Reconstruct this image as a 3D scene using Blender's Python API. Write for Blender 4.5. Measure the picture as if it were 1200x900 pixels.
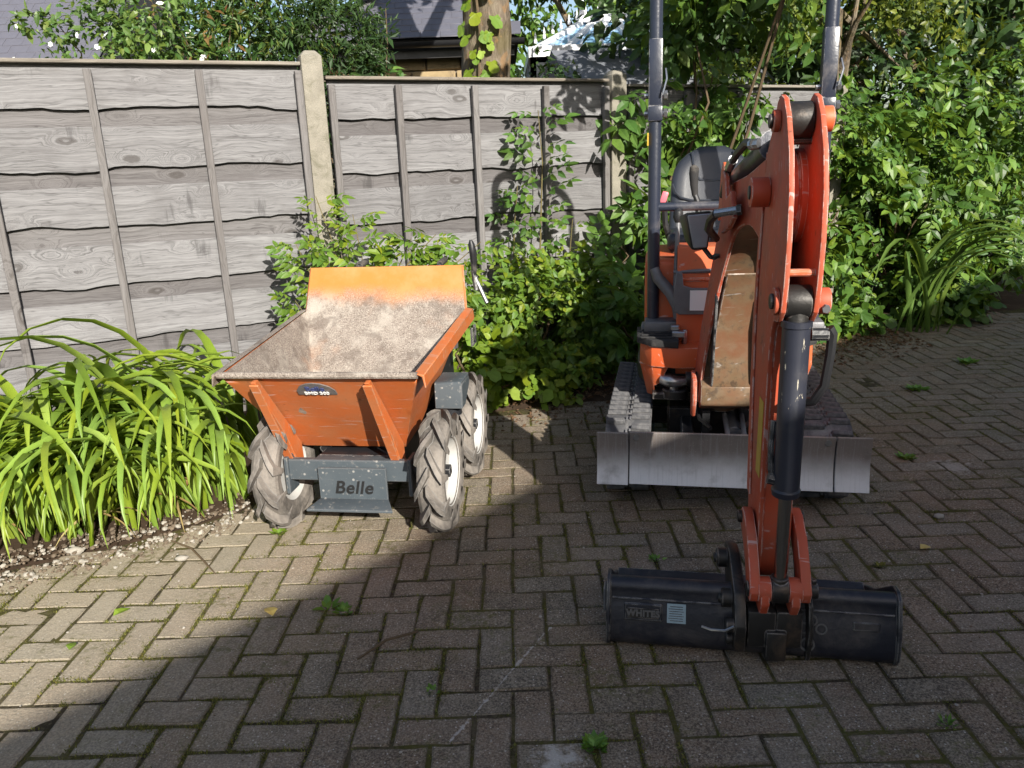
import bpy, bmesh, math, random
import numpy as np
from mathutils import Matrix, Vector, noise

random.seed(7)
rng = np.random.default_rng(7)
PI = math.pi
S = bpy.context.scene
COL = S.collection
for o in list(bpy.data.objects):
    bpy.data.objects.remove(o)

# ------------------------------------------------------------------ camera
F_PX, PITCH, ROLL, CAM_H = 928.92, 0.2725, -0.0376, 1.3594
cam_d = bpy.data.cameras.new('camera')
cam_d.sensor_width = 36.0
cam_d.lens = F_PX / 1200 * 36.0
cam_d.clip_start, cam_d.clip_end = 0.05, 400.0
cam = bpy.data.objects.new('camera', cam_d)
COL.objects.link(cam)
_fw = Vector((0, math.cos(PITCH), -math.sin(PITCH)))
_dn = Vector((0, -math.sin(PITCH), -math.cos(PITCH)))
_c, _s = math.cos(ROLL), math.sin(ROLL)
_rt = Vector((1, 0, 0)) * _c - _dn * _s
_dn2 = Vector((1, 0, 0)) * _s + _dn * _c
_up = -_dn2
M = Matrix.Identity(4)
for i in range(3):
    M[i][0], M[i][1], M[i][2] = _rt[i], _up[i], -_fw[i]
M[2][3] = CAM_H
cam.matrix_world = M
S.camera = cam

# ------------------------------------------------------------------ light
SUN_ELEV = math.radians(26.0)
_h = Vector((0.38, -0.925, 0)).normalized()          # towards the sun, in plan
sun_dir = Vector((_h.x * math.cos(SUN_ELEV), _h.y * math.cos(SUN_ELEV), math.sin(SUN_ELEV)))
w = bpy.data.worlds.new('World')
S.world = w
w.use_nodes = True
wn = w.node_tree
wn.nodes.clear()
sky = wn.nodes.new('ShaderNodeTexSky')
sky.sky_type = 'NISHITA'
sky.sun_disc = False
sky.sun_elevation = SUN_ELEV
sky.sun_rotation = math.atan2(sun_dir.x, sun_dir.y)
sky.air_density, sky.dust_density, sky.ozone_density = 1.0, 2.0, 1.0
bg = wn.nodes.new('ShaderNodeBackground')
bg.inputs[1].default_value = 0.09
wo = wn.nodes.new('ShaderNodeOutputWorld')
wn.links.new(sky.outputs[0], bg.inputs[0])
wn.links.new(bg.outputs[0], wo.inputs[0])
sl = bpy.data.lights.new('sun', 'SUN')
sl.energy = 5.0
sl.angle = math.radians(0.53)
sl.color = (1.0, 0.95, 0.86)
sun = bpy.data.objects.new('sun', sl)
COL.objects.link(sun)
sun.rotation_euler = sun_dir.to_track_quat('Z', 'Y').to_euler()
S.view_settings.view_transform = 'Standard'
S.view_settings.look = 'None'
S.view_settings.exposure = 0.85
S.view_settings.gamma = 1.0
S.render.engine = 'CYCLES'
S.cycles.max_bounces = 6
S.cycles.transparent_max_bounces = 4


# ------------------------------------------------------------------ node helpers
class N:
    def __init__(self, name):
        self.m = bpy.data.materials.new(name)
        self.m.use_nodes = True
        self.t = self.m.node_tree
        self.t.nodes.clear()
        self.out = self.t.nodes.new('ShaderNodeOutputMaterial')
        self.cache = {}

    def n(self, typ, **kw):
        nd = self.t.nodes.new(typ)
        for k, v in kw.items():
            setattr(nd, k, v)
        return nd

    def set(self, sock, v):
        if hasattr(v, 'is_output') or isinstance(v, bpy.types.NodeSocket):
            self.t.links.new(v, sock)
        else:
            if isinstance(v, (tuple, list)) and len(v) == 3 and sock.type == 'RGBA':
                v = (*v, 1)
            sock.default_value = v

    def coord(self, kind='Object'):
        if kind not in self.cache:
            if kind == 'World':
                self.cache[kind] = self.n('ShaderNodeNewGeometry').outputs['Position']
            else:
                self.cache[kind] = self.n('ShaderNodeTexCoord').outputs[kind]
        return self.cache[kind]

    def obj_rand(self):
        return self.n('ShaderNodeObjectInfo').outputs['Random']

    def island(self):
        return self.n('ShaderNodeNewGeometry').outputs['Random Per Island']

    def math(self, op, a, b=0.0, c=0.0, clamp=False):
        nd = self.n('ShaderNodeMath', operation=op, use_clamp=clamp)
        self.set(nd.inputs[0], a)
        self.set(nd.inputs[1], b)
        self.set(nd.inputs[2], c)
        return nd.outputs[0]

    def vmath(self, op, a, b=(0, 0, 0)):
        nd = self.n('ShaderNodeVectorMath', operation=op)
        self.set(nd.inputs[0], a)
        self.set(nd.inputs[1], b)
        return nd.outputs[0] if op not in ('LENGTH', 'DOT_PRODUCT', 'DISTANCE') else nd.outputs[1]

    def mapping(self, vec, scale=(1, 1, 1), loc=(0, 0, 0), rot=(0, 0, 0)):
        nd = self.n('ShaderNodeMapping')
        self.set(nd.inputs[0], vec)
        self.set(nd.inputs[1], loc)
        self.set(nd.inputs[2], rot)
        self.set(nd.inputs[3], scale)
        return nd.outputs[0]

    def noise(self, vec, scale=5.0, detail=4.0, rough=0.55, dist=0.0):
        nd = self.n('ShaderNodeTexNoise')
        self.set(nd.inputs['Vector'], vec)
        nd.inputs['Scale'].default_value = scale
        nd.inputs['Detail'].default_value = detail
        nd.inputs['Roughness'].default_value = rough
        nd.inputs['Distortion'].default_value = dist
        return nd.outputs[0]

    def voronoi(self, vec, scale=5.0, feature='F1', out='Distance', randomness=1.0):
        nd = self.n('ShaderNodeTexVoronoi', feature=feature)
        self.set(nd.inputs['Vector'], vec)
        nd.inputs['Scale'].default_value = scale
        nd.inputs['Randomness'].default_value = randomness
        return nd.outputs[out]

    def ramp(self, fac, stops, interp='LINEAR'):
        nd = self.n('ShaderNodeValToRGB')
        cr = nd.color_ramp
        cr.interpolation = interp
        while len(cr.elements) < len(stops):
            cr.elements.new(0.5)
        for e, (p, c) in zip(cr.elements, stops):
            e.position = p
            e.color = (*c, 1) if isinstance(c, (tuple, list)) else (c, c, c, 1)
        self.set(nd.inputs[0], fac)
        return nd.outputs[0]

    def step(self, v, a, b):
        nd = self.n('ShaderNodeMapRange', interpolation_type='SMOOTHSTEP')
        self.set(nd.inputs[0], v)
        nd.inputs[1].default_value, nd.inputs[2].default_value = a, b
        return nd.outputs[0]

    def mix(self, fac, a, b, blend='MIX'):
        nd = self.n('ShaderNodeMix', data_type='RGBA', blend_type=blend)
        self.set(nd.inputs[0], fac)
        self.set(nd.inputs[6], a)
        self.set(nd.inputs[7], b)
        return nd.outputs[2]

    def bump(self, h, strength=0.3, dist=0.01):
        nd = self.n('ShaderNodeBump')
        self.set(nd.inputs['Strength'], strength)
        nd.inputs['Distance'].default_value = dist
        self.set(nd.inputs['Height'], h)
        return nd.outputs[0]

    def edge(self, radius=0.006):
        """1 on worn edges, 0 on flats"""
        b = self.n('ShaderNodeBevel', samples=4)
        b.inputs[0].default_value = radius
        g = self.n('ShaderNodeNewGeometry').outputs['Normal']
        d = self.vmath('DOT_PRODUCT', b.outputs[0], g)
        return self.step(d, 0.985, 0.90)

    def principled(self, color, rough=0.6, metal=0.0, normal=None, spec=0.5, coat=0.0):
        nd = self.n('ShaderNodeBsdfPrincipled')
        self.set(nd.inputs['Base Color'], color)
        self.set(nd.inputs['Roughness'], rough)
        self.set(nd.inputs['Metallic'], metal)
        self.set(nd.inputs['Specular IOR Level'], spec)
        self.set(nd.inputs['Coat Weight'], coat)
        if normal is not None:
            self.set(nd.inputs['Normal'], normal)
        return nd.outputs[0]

    def done(self, sh):
        self.t.links.new(sh, self.out.inputs[0])
        return self.m


def hsv_vary(b, col, fac, dh=0.03, dv=0.3, ds=0.2):
    nd = b.n('ShaderNodeHueSaturation')
    b.set(nd.inputs['Color'], col)
    b.set(nd.inputs['Hue'], b.math('MULTIPLY_ADD', fac, dh, 0.5 - dh / 2))
    b.set(nd.inputs['Saturation'], b.math('MULTIPLY_ADD', fac, -ds, 1 + ds / 2))
    b.set(nd.inputs['Value'], b.math('MULTIPLY_ADD', fac, dv, 1 - dv / 2))
    return nd.outputs[0]


MAT = {}


def m_plain(name, col, rough=0.6, metal=0.0, vary=0.25, scale=9.0, bump=0.15, spec=0.5, dirt=None, dirt_amt=0.5, edge=None, bscale=60):
    b = N(name)
    co = b.coord('Object')
    n1 = b.noise(co, scale, 5, 0.6)
    c = b.mix(b.math('MULTIPLY', n1, vary * 2), col, tuple(x * 0.45 for x in col))
    if dirt is not None:
        d = b.step(b.noise(co, scale * 0.8, 8, 0.7, 0.6), 0.62 - 0.25 * dirt_amt, 0.75)
        c = b.mix(b.math('MULTIPLY', d, 0.85), c, dirt)
    if edge is not None:
        e = b.math('MULTIPLY', b.edge(0.006), b.step(b.noise(co, 25, 4), 0.40, 0.58))
        c = b.mix(e, c, edge)
    bm_ = b.bump(b.noise(co, bscale, 3), bump, 0.004)
    r = b.math('MULTIPLY_ADD', n1, 0.25, rough - 0.12)
    MAT[name] = b.done(b.principled(c, r, metal, bm_, spec))
    return MAT[name]


def m_paint(name, col, faded, rust=(0.09, 0.035, 0.018), dirtc=(0.2, 0.16, 0.12), rough=0.38, rust_amt=0.5, dirt_amt=0.4, edge=(0.62, 0.55, 0.5), scale=6.0):
    b = N(name)
    co = b.coord('Object')
    n1 = b.noise(co, scale, 5, 0.6)
    n2 = b.noise(co, scale * 5, 6, 0.7)
    c = b.mix(b.step(n1, 0.35, 0.7), col, faded)
    # scratches: thin stretched noise
    sc = b.noise(b.mapping(co, (4, 90, 12), rot=(0.3, 0.2, 0.5)), 2.0, 3, 0.5, 0.6)
    c = b.mix(b.math('MULTIPLY', b.step(sc, 0.64, 0.70), 0.7), c, tuple(0.5 * x + 0.3 for x in faded))
    rm = b.step(b.math('MULTIPLY_ADD', n2, 0.5, b.math('MULTIPLY', n1, 0.5)), 0.66 - 0.12 * rust_amt, 0.72 - 0.08 * rust_amt)
    c = b.mix(b.math('MULTIPLY', rm, 0.85), c, rust)
    d = b.step(b.noise(co, scale * 1.7, 8, 0.72, 0.4), 0.66 - 0.22 * dirt_amt, 0.85)
    c = b.mix(b.math('MULTIPLY', d, 0.6), c, dirtc)
    e = b.math('MULTIPLY', b.edge(0.005), b.step(b.noise(co, 22, 4), 0.42, 0.56))
    c = b.mix(e, c, edge)
    rr = b.math('ADD', b.math('MULTIPLY', d, 0.35), b.math('MULTIPLY_ADD', n1, 0.2, rough - 0.1))
    MAT[name] = b.done(b.principled(c, rr, 0.0, b.bump(n2, 0.12, 0.004), 0.5))
    return MAT[name]


def m_leaf(name, c1, c2, c3=None, trans=0.35, rough=0.45, tip=None, dv=0.55):
    b = N(name)
    oi = b.obj_rand()
    r = b.math('FRACT', b.math('ADD', b.island(), b.math('MULTIPLY', oi, 3.7)))
    stops = [(0.0, c1), (0.65, c2), (1.0, c3 or c2)]
    c = b.ramp(r, stops)
    r2 = b.math('FRACT', b.math('MULTIPLY', r, 7.31))
    c = hsv_vary(b, c, r2, 0.025, dv, 0.15)
    n1 = b.noise(b.coord('World'), 14, 3)
    c = b.mix(b.math('MULTIPLY', b.step(n1, 0.45, 0.75), 0.35), c, tuple(x * 0.6 for x in c1))
    p = b.principled(c, rough, 0.0, b.bump(b.noise(b.coord('World'), 160, 2), 0.12, 0.003), 0.4)
    tr = b.n('ShaderNodeBsdfTranslucent')
    b.set(tr.inputs[0], b.mix(0.5, c, (0.28, 0.36, 0.02), 'MIX'))
    mx = b.n('ShaderNodeMixShader')
    mx.inputs[0].default_value = trans
    b.t.links.new(p, mx.inputs[1])
    b.t.links.new(tr.outputs[0], mx.inputs[2])
    MAT[name] = b.done(mx.outputs[0])
    return MAT[name]


# ------------------------------------------------------------------ mesh helpers
class MB:
    """collects shapes; build() links them as ONE mesh object"""

    def __init__(self, xf=None):
        self.v, self.f = [], []
        self.xf = xf

    def add(self, vs, fs, xf=None):
        o = len(self.v)
        for p in vs:
            p = Vector(p)
            if xf is not None:
                p = xf @ p
            if self.xf is not None:
                p = self.xf @ p
            self.v.append(p)
        for f in fs:
            self.f.append([i + o for i in f])
        return self

    def box(self, c, s, rot=None, taper=None):
        x, y, z = s[0] / 2, s[1] / 2, s[2] / 2
        t = taper or 1.0
        vs = [(-x, -y, -z), (x, -y, -z), (x, y, -z), (-x, y, -z), (-x * t, -y * t, z), (x * t, -y * t, z), (x * t, y * t, z), (-x * t, y * t, z)]
        fs = [(0, 3, 2, 1), (4, 5, 6, 7), (0, 1, 5, 4), (1, 2, 6, 5), (2, 3, 7, 6), (3, 0, 4, 7)]
        m = Matrix.Translation(c)
        if rot is not None:
            m = m @ (rot.to_4x4() if isinstance(rot, Matrix) else Matrix.Rotation(rot, 4, 'Z'))
        return self.add(vs, fs, m)

    def beam(self, a, b, wd, ht, up=(0, 0, 1)):
        a, b = Vector(a), Vector(b)
        d = b - a
        L = d.length
        d.normalize()
        u = Vector(up)
        r = d.cross(u)
        if r.length < 1e-4:
            r = d.cross(Vector((1, 0, 0)))
        r.normalize()
        u = r.cross(d)
        m = Matrix((r, d, u)).transposed()
        return self.box((a + b) / 2, (wd, L, ht), m)

    def prism(self, pts, t0, t1, axes='YZX'):
        """polygon pts in the plane of axes[0],axes[1], from t0 to t1 along axes[2]"""
        ix = ['XYZ'.index(a) for a in axes]
        n = len(pts)
        vs = []
        for t in (t0, t1):
            for p in pts:
                q = [0, 0, 0]
                q[ix[0]], q[ix[1]], q[ix[2]] = p[0], p[1], t
                vs.append(q)
        fs = [list(range(n))[::-1], list(range(n, 2 * n))]
        for i in range(n):
            j = (i + 1) % n
            fs.append((i, j, n + j, n + i))
        return self.add(vs, fs)

    def tube(self, path, r, seg=10, cap=True):
        P = [Vector(p) for p in path]
        R = r if isinstance(r, (list, tuple)) else [r] * len(P)
        vs, fs = [], []
        prev = None
        for i, p in enumerate(P):
            d = (P[min(i + 1, len(P) - 1)] - P[max(i - 1, 0)])
            if d.length < 1e-9:
                d = Vector((0, 0, 1))
            d.normalize()
            if prev is None:
                u = d.orthogonal().normalized()
            else:
                u = prev - d * prev.dot(d)
                u = u.normalized() if u.length > 1e-6 else d.orthogonal().normalized()
            prev = u
            w_ = d.cross(u)
            for k in range(seg):
                a = 2 * PI * k / seg
                vs.append(p + (u * math.cos(a) + w_ * math.sin(a)) * R[i])
        for i in range(len(P) - 1):
            for k in range(seg):
                a, b2 = i * seg + k, i * seg + (k + 1) % seg
                fs.append((a, b2, b2 + seg, a + seg))
        if cap:
            fs.append(list(range(seg))[::-1])
            fs.append([(len(P) - 1) * seg + k for k in range(seg)])
        return self.add(vs, fs)

    def cyl(self, a, b, r, seg=16):
        return self.tube([a, b], r, seg)

    def lathe(self, prof, centre, axis, seg=24, closed=False):
        """prof: (radius, along) pairs about the axis through centre"""
        ax = Vector(axis).normalized()
        u = ax.orthogonal().normalized()
        w_ = ax.cross(u)
        c = Vector(centre)
        vs, fs = [], []
        n = len(prof)
        for k in range(seg):
            a = 2 * PI * k / seg
            d = u * math.cos(a) + w_ * math.sin(a)
            for r, t in prof:
                vs.append(c + d * r + ax * t)
        for k in range(seg):
            k2 = (k + 1) % seg
            for i in range(n - (0 if closed else 1)):
                j = (i + 1) % n
                fs.append((k * n + i, k * n + j, k2 * n + j, k2 * n + i))
        return self.add(vs, fs)

    def mesh(self, name, bevel=0.0, seg=2, smooth=35, recalc=True):
        me = bpy.data.meshes.new(name)
        bm = bmesh.new()
        vs = [bm.verts.new(p) for p in self.v]
        bm.verts.ensure_lookup_table()
        for f in self.f:
            try:
                bm.faces.new([vs[i] for i in f])
            except ValueError:
                pass
        bmesh.ops.remove_doubles(bm, verts=bm.verts, dist=1e-6)
        if recalc:
            bmesh.ops.recalc_face_normals(bm, faces=bm.faces)
        if bevel > 0:
            es = [e for e in bm.edges if len(e.link_faces) == 2 and e.calc_face_angle(0) > math.radians(32)]
            bmesh.ops.bevel(bm, geom=es, offset=bevel, segments=seg, affect='EDGES', profile=0.5, clamp_overlap=True)
        bm.to_mesh(me)
        bm.free()
        if smooth:
            me.shade_smooth()
            me.set_sharp_from_angle(angle=math.radians(smooth))
        return me

    def build(self, name, mat, parent=None, bevel=0.0, seg=2, smooth=35, recalc=True, label=None):
        me = self.mesh(name, bevel, seg, smooth, recalc)
        return link(name, me, mat, parent, label)


def link(name, me, mat, parent=None, label=None):
    if mat is not None:
        me.materials.clear()
        me.materials.append(MAT[mat] if isinstance(mat, str) else mat)
    o = bpy.data.objects.new(name, me)
    COL.objects.link(o)
    if parent is not None:
        o.parent = parent
    if label:
        o['label'] = label
    return o


def thing(name, label, cat, loc=(0, 0, 0), rotz=0.0, group=None):
    o = bpy.data.objects.new(name, None)
    o.empty_display_size = 0.2
    COL.objects.link(o)
    o.location = loc
    o.rotation_euler = (0, 0, rotz)
    tag(o, label, cat, group)
    return o


def tag(o, label, cat, group=None):
    o['label'] = label
    o['category'] = cat
    if group:
        o['group'] = group
    return o


def kind(o, k):
    o['kind'] = k
    return o


def text_mesh(body, size, extrude=0.002, shear=0.0, offset=0.0, spacing=1.0):
    c = bpy.data.curves.new('lettering', 'FONT')
    c.body = body
    c.size = size
    c.extrude = extrude
    c.shear = shear
    c.offset = offset
    c.space_character = spacing
    c.align_x, c.align_y = 'CENTER', 'CENTER'
    o = bpy.data.objects.new('lettering', c)
    COL.objects.link(o)
    dg = bpy.context.evaluated_depsgraph_get()
    me = bpy.data.meshes.new_from_object(o.evaluated_get(dg))
    bpy.data.objects.remove(o)
    bpy.data.curves.remove(c)
    return me


def raw_mesh(name, V, Ftri, smooth=False):
    """numpy arrays to a mesh, triangles"""
    me = bpy.data.meshes.new(name)
    V = np.asarray(V, np.float32)
    Ftri = np.asarray(Ftri, np.int32)
    me.vertices.add(len(V))
    me.vertices.foreach_set('co', V.ravel())
    nt = len(Ftri)
    me.loops.add(nt * 3)
    me.loops.foreach_set('vertex_index', Ftri.ravel())
    me.polygons.add(nt)
    me.polygons.foreach_set('loop_start', np.arange(0, nt * 3, 3, dtype=np.int32))
    me.polygons.foreach_set('use_smooth', np.full(nt, smooth))
    me.update()
    me.validate()
    return me


# ------------------------------------------------------------------ leaf templates (stem at origin, tip +Y, upper side +Z)
def t_simple(wd=0.5, fold=0.07, droop=0.16):
    v = np.array([(0, 0, 0), (-wd * .46, .32, fold), (wd * .46, .32, fold), (0, .36, 0), (-wd * .36, .68, fold * .5 - droop * .4), (wd * .36, .68, fold * .5 - droop * .4), (0, .7, -droop * .45), (0, 1, -droop)], float)
    f = [(0, 3, 1), (0, 2, 3), (1, 3, 6), (1, 6, 4), (2, 5, 6), (2, 6, 3), (4, 6, 7), (6, 5, 7)]
    return v, np.array(f)


def t_small(wd=0.62):
    v = np.array([(0, 0, 0), (-wd * .5, .45, .06), (wd * .5, .45, .06), (0, 1, -.1)], float)
    return v, np.array([(0, 3, 1), (0, 2, 3)])


def join_t(parts):
    V, Fs, o = [], [], 0
    for v, f in parts:
        V.append(v)
        Fs.append(f + o)
        o += len(v)
    return np.vstack(V), np.vstack(Fs)


def place_t(t, pos, ang, sc, roll=0.0, pitch=0.0):
    v, f = t
    m = np.array(Matrix.Rotation(ang, 3, 'Z') @ Matrix.Rotation(pitch, 3, 'X') @ Matrix.Rotation(roll, 3, 'Y'))
    return (v * sc) @ m.T + np.array(pos), f


def t_pinnate(r, pairs=3, wd=0.54):
    parts = []
    bend = r.uniform(.15, .45)
    ys = [.32 + .5 * i / max(1, pairs - 1) for i in range(pairs)]
    z = lambda y: -bend * y * y * .6
    for y in ys:
        for sgn in (-1, 1):
            parts.append(place_t(t_simple(wd), (sgn * .012, y, z(y)), sgn * -r.uniform(.85, 1.25), r.uniform(.34, .45), sgn * r.uniform(-.2, .35), r.uniform(-.45, .05)))
    parts.append(place_t(t_simple(wd), (0, .85, z(.85)), r.uniform(-.2, .2), r.uniform(.36, .46), 0, -bend))
    rv = np.array([(-.008, 0, 0), (.008, 0, 0), (.005, .5, z(.5)), (-.005, .5, z(.5)), (0, .9, z(.9))], float)
    parts.append((rv, np.array([(0, 1, 2), (0, 2, 3), (3, 2, 4)])))
    return join_t(parts)


def t_trifol(r, wd=0.62):
    parts = []
    for a in (-1.25, 0, 1.25):
        parts.append(place_t(t_simple(wd, .08, .2), (0, .3, -.02), a + r.uniform(-.15, .15), r.uniform(.5, .68) if a else r.uniform(.62, .75), r.uniform(-.25, .25), r.uniform(-.4, .05)))
    parts.append((np.array([(-.012, 0, 0), (.012, 0, 0), (0, .34, -.02)], float), np.array([(0, 1, 2)])))
    return join_t(parts)


def t_lobed(r):
    """five-lobed leaf, like currant or sycamore"""
    n = 15
    vs = [(0, .12, 0)]
    for i in range(n):
        a = -2.5 + 5.0 * i / (n - 1)
        lob = .55 + .45 * abs(math.cos(a * 1.26))
        lob *= (1.0 if abs(a) < 1.4 else .72)
        rr = lob * .6 * r.uniform(.92, 1.08)
        vs.append((math.sin(a) * rr, .36 + math.cos(a) * rr, .05 - .22 * rr * rr + r.uniform(-.02, .02)))
    vs[0] = (0, .12, .02)
    f = [(0, i + 1, i) for i in range(1, n)]
    v = np.array(vs, float)
    v2 = np.array([(-.012, -.1, 0), (.012, -.1, 0), (0, .14, .02)], float)
    return join_t([(v, np.array(f)), (v2, np.array([(0, 1, 2)]))])


RL = random.Random(11)
LT = {
    'pinnate': [t_pinnate(RL, 3) for _ in range(5)],
    'pinnate2': [t_pinnate(RL, 4, .46) for _ in range(4)],
    'trifol': [t_trifol(RL) for _ in range(4)],
    'lobed': [t_lobed(RL) for _ in range(4)],
    'simple': [t_simple(.5), t_simple(.6, .1, .25), t_simple(.45, .04, .1)],
    'small': [t_small(.6), t_small(.75)],
    'needle': [t_small(.22), t_small(.3)],
}
_tm = {}


def frames(dirs, norms):
    y = dirs / np.linalg.norm(dirs, axis=1, keepdims=True)
    z = norms - (norms * y).sum(1, keepdims=True) * y
    ln = np.linalg.norm(z, axis=1, keepdims=True)
    z = np.where(ln > 1e-5, z / np.maximum(ln, 1e-5), np.array([[0, 0, 1.0]]))
    x = np.cross(y, z)
    return np.stack([x, y, z], axis=2)


CAM = np.array([0, 0, CAM_H])
_fwn, _rtn, _dnn = np.array(_fw), np.array(_rt), np.array(_dn2)


def seen(P, margin=0.08):
    d = P - CAM
    dep = d @ _fwn
    x = F_PX * (d @ _rtn) / np.maximum(dep, .05)
    y = F_PX * (d @ _dnn) / np.maximum(dep, .05)
    return (dep > .1) & (np.abs(x) < 600 * (1 + margin)) & (np.abs(y) < 450 * (1 + margin))


def leafage(root, P, D, Nn, Sz, tkind, mat, n_obj=0, rest='foliage', leaf_name='leaf', sub=None):
    """leaves at P, growing along D with upper side Nn: the n_obj nearest in view as objects, the others as one mesh"""
    P, D, Nn, Sz = map(np.asarray, (P, D, Nn, Sz))
    R = frames(D, Nn)
    T = LT[tkind]
    which = rng.integers(0, len(T), len(P))
    loc = np.array(root.location)
    as_obj = np.zeros(len(P), bool)
    if n_obj:
        vis = seen(P + loc, 0.0)
        dist = np.linalg.norm(P + loc - CAM, axis=1) / np.maximum(Sz, 1e-4)
        dist = np.where(vis, dist, 1e9)
        idx = np.argsort(dist)[:n_obj]
        idx = idx[vis[idx]]
        as_obj[idx] = True
        for i in idx:
            key = (tkind, int(which[i]), mat)
            if key not in _tm:
                me = raw_mesh(leaf_name, *T[which[i]])
                me.materials.append(MAT[mat])
                _tm[key] = me
            o = bpy.data.objects.new(leaf_name, _tm[key])
            COL.objects.link(o)
            m = np.eye(4)
            m[:3, :3] = R[i] * Sz[i]
            m[:3, 3] = P[i]
            o.parent = root
            o.matrix_local = Matrix(m.tolist())
    V, Fs, off = [], [], 0
    for k in range(len(T)):
        sel = np.where((which == k) & ~as_obj)[0]
        if not len(sel):
            continue
        tv, tf = T[k]
        vv = np.einsum('nij,vj->nvi', R[sel] * Sz[sel][:, None, None], tv) + P[sel][:, None, :]
        ff = tf[None] + (np.arange(len(sel)) * len(tv))[:, None, None] + off
        V.append(vv.reshape(-1, 3))
        Fs.append(ff.reshape(-1, 3))
        off += len(sel) * len(tv)
    if V:
        o = link(rest, raw_mesh(rest, np.vstack(V), np.vstack(Fs)), mat, root)
        o['kind'] = 'stuff'
        return o


def fbm(p, s):
    return noise.noise(Vector(p) * s)


def blob_leaves(blobs, n, size, up=0.5, out=0.7, shell=0.55, clump=2.2, thr=-0.12, jitter=0.5, droop=0.35, seed=0, vs=0.35):
    """leaf frames spread through the outer volume of ellipsoids, broken into clumps with gaps"""
    r = np.random.default_rng(seed)
    P, D, Nn, Sz = [], [], [], []
    vol = np.array([b[1][0] * b[1][1] + b[1][1] * b[1][2] + b[1][0] * b[1][2] for b in blobs])
    cnt = (n * vol / vol.sum()).astype(int)
    for (c, rad), k in zip(blobs, cnt):
        u = r.normal(size=(k * 2, 3))
        u /= np.linalg.norm(u, axis=1, keepdims=True)
        rr = shell + (1.08 - shell) * r.random(k * 2) ** 0.8
        q = np.array(c) + u * np.array(rad) * rr[:, None]
        keep = []
        for i in range(len(q)):
            nv = fbm(q[i] + seed * 3.1, clump) + 0.5 * fbm(q[i] + seed, clump * 2.7)
            if nv > thr and q[i][2] > 0.02:
                keep.append(i)
            if len(keep) >= k:
                break
        q, uu = q[keep], u[keep] / np.array(rad)
        uu /= np.linalg.norm(uu, axis=1, keepdims=True)
        m = len(q)
        nn = uu * out + np.array([0, 0, up]) + np.array(sun_dir) * .75 + r.normal(size=(m, 3)) * jitter
        dd = uu * 0.6 + r.normal(size=(m, 3)) * 0.7 + np.array([0, 0, -droop])
        P.append(q)
        D.append(dd)
        Nn.append(nn)
        Sz.append(size * (1 + vs * r.normal(size=m)).clip(.45, 1.9))
    return np.vstack(P), np.vstack(D), np.vstack(Nn), np.concatenate(Sz)


def stems_to(root, base, tips, r0, mat, name='stem', rnd=None, wob=0.08, seg=6):
    """one joined mesh of thin woody stems"""
    rnd = rnd or random.Random(3)
    b = MB()
    for t in tips:
        a = Vector(base) + Vector((rnd.uniform(-.06, .06), rnd.uniform(-.06, .06), 0))
        t = Vector(t)
        path = [a]
        for i in range(1, 6):
            k = i / 5
            q = a.lerp(t, k)
            q.z = a.z + (t.z - a.z) * (1 - (1 - k) ** 1.5)
            q += Vector((rnd.uniform(-wob, wob), rnd.uniform(-wob, wob), rnd.uniform(-wob, wob) * .4)) * (0 if i == 5 else 1)
            path.append(q)
        b.tube(path, [r0 * (1 - .75 * i / 5) for i in range(6)], seg)
    return b.build(name, mat, root)


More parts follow.
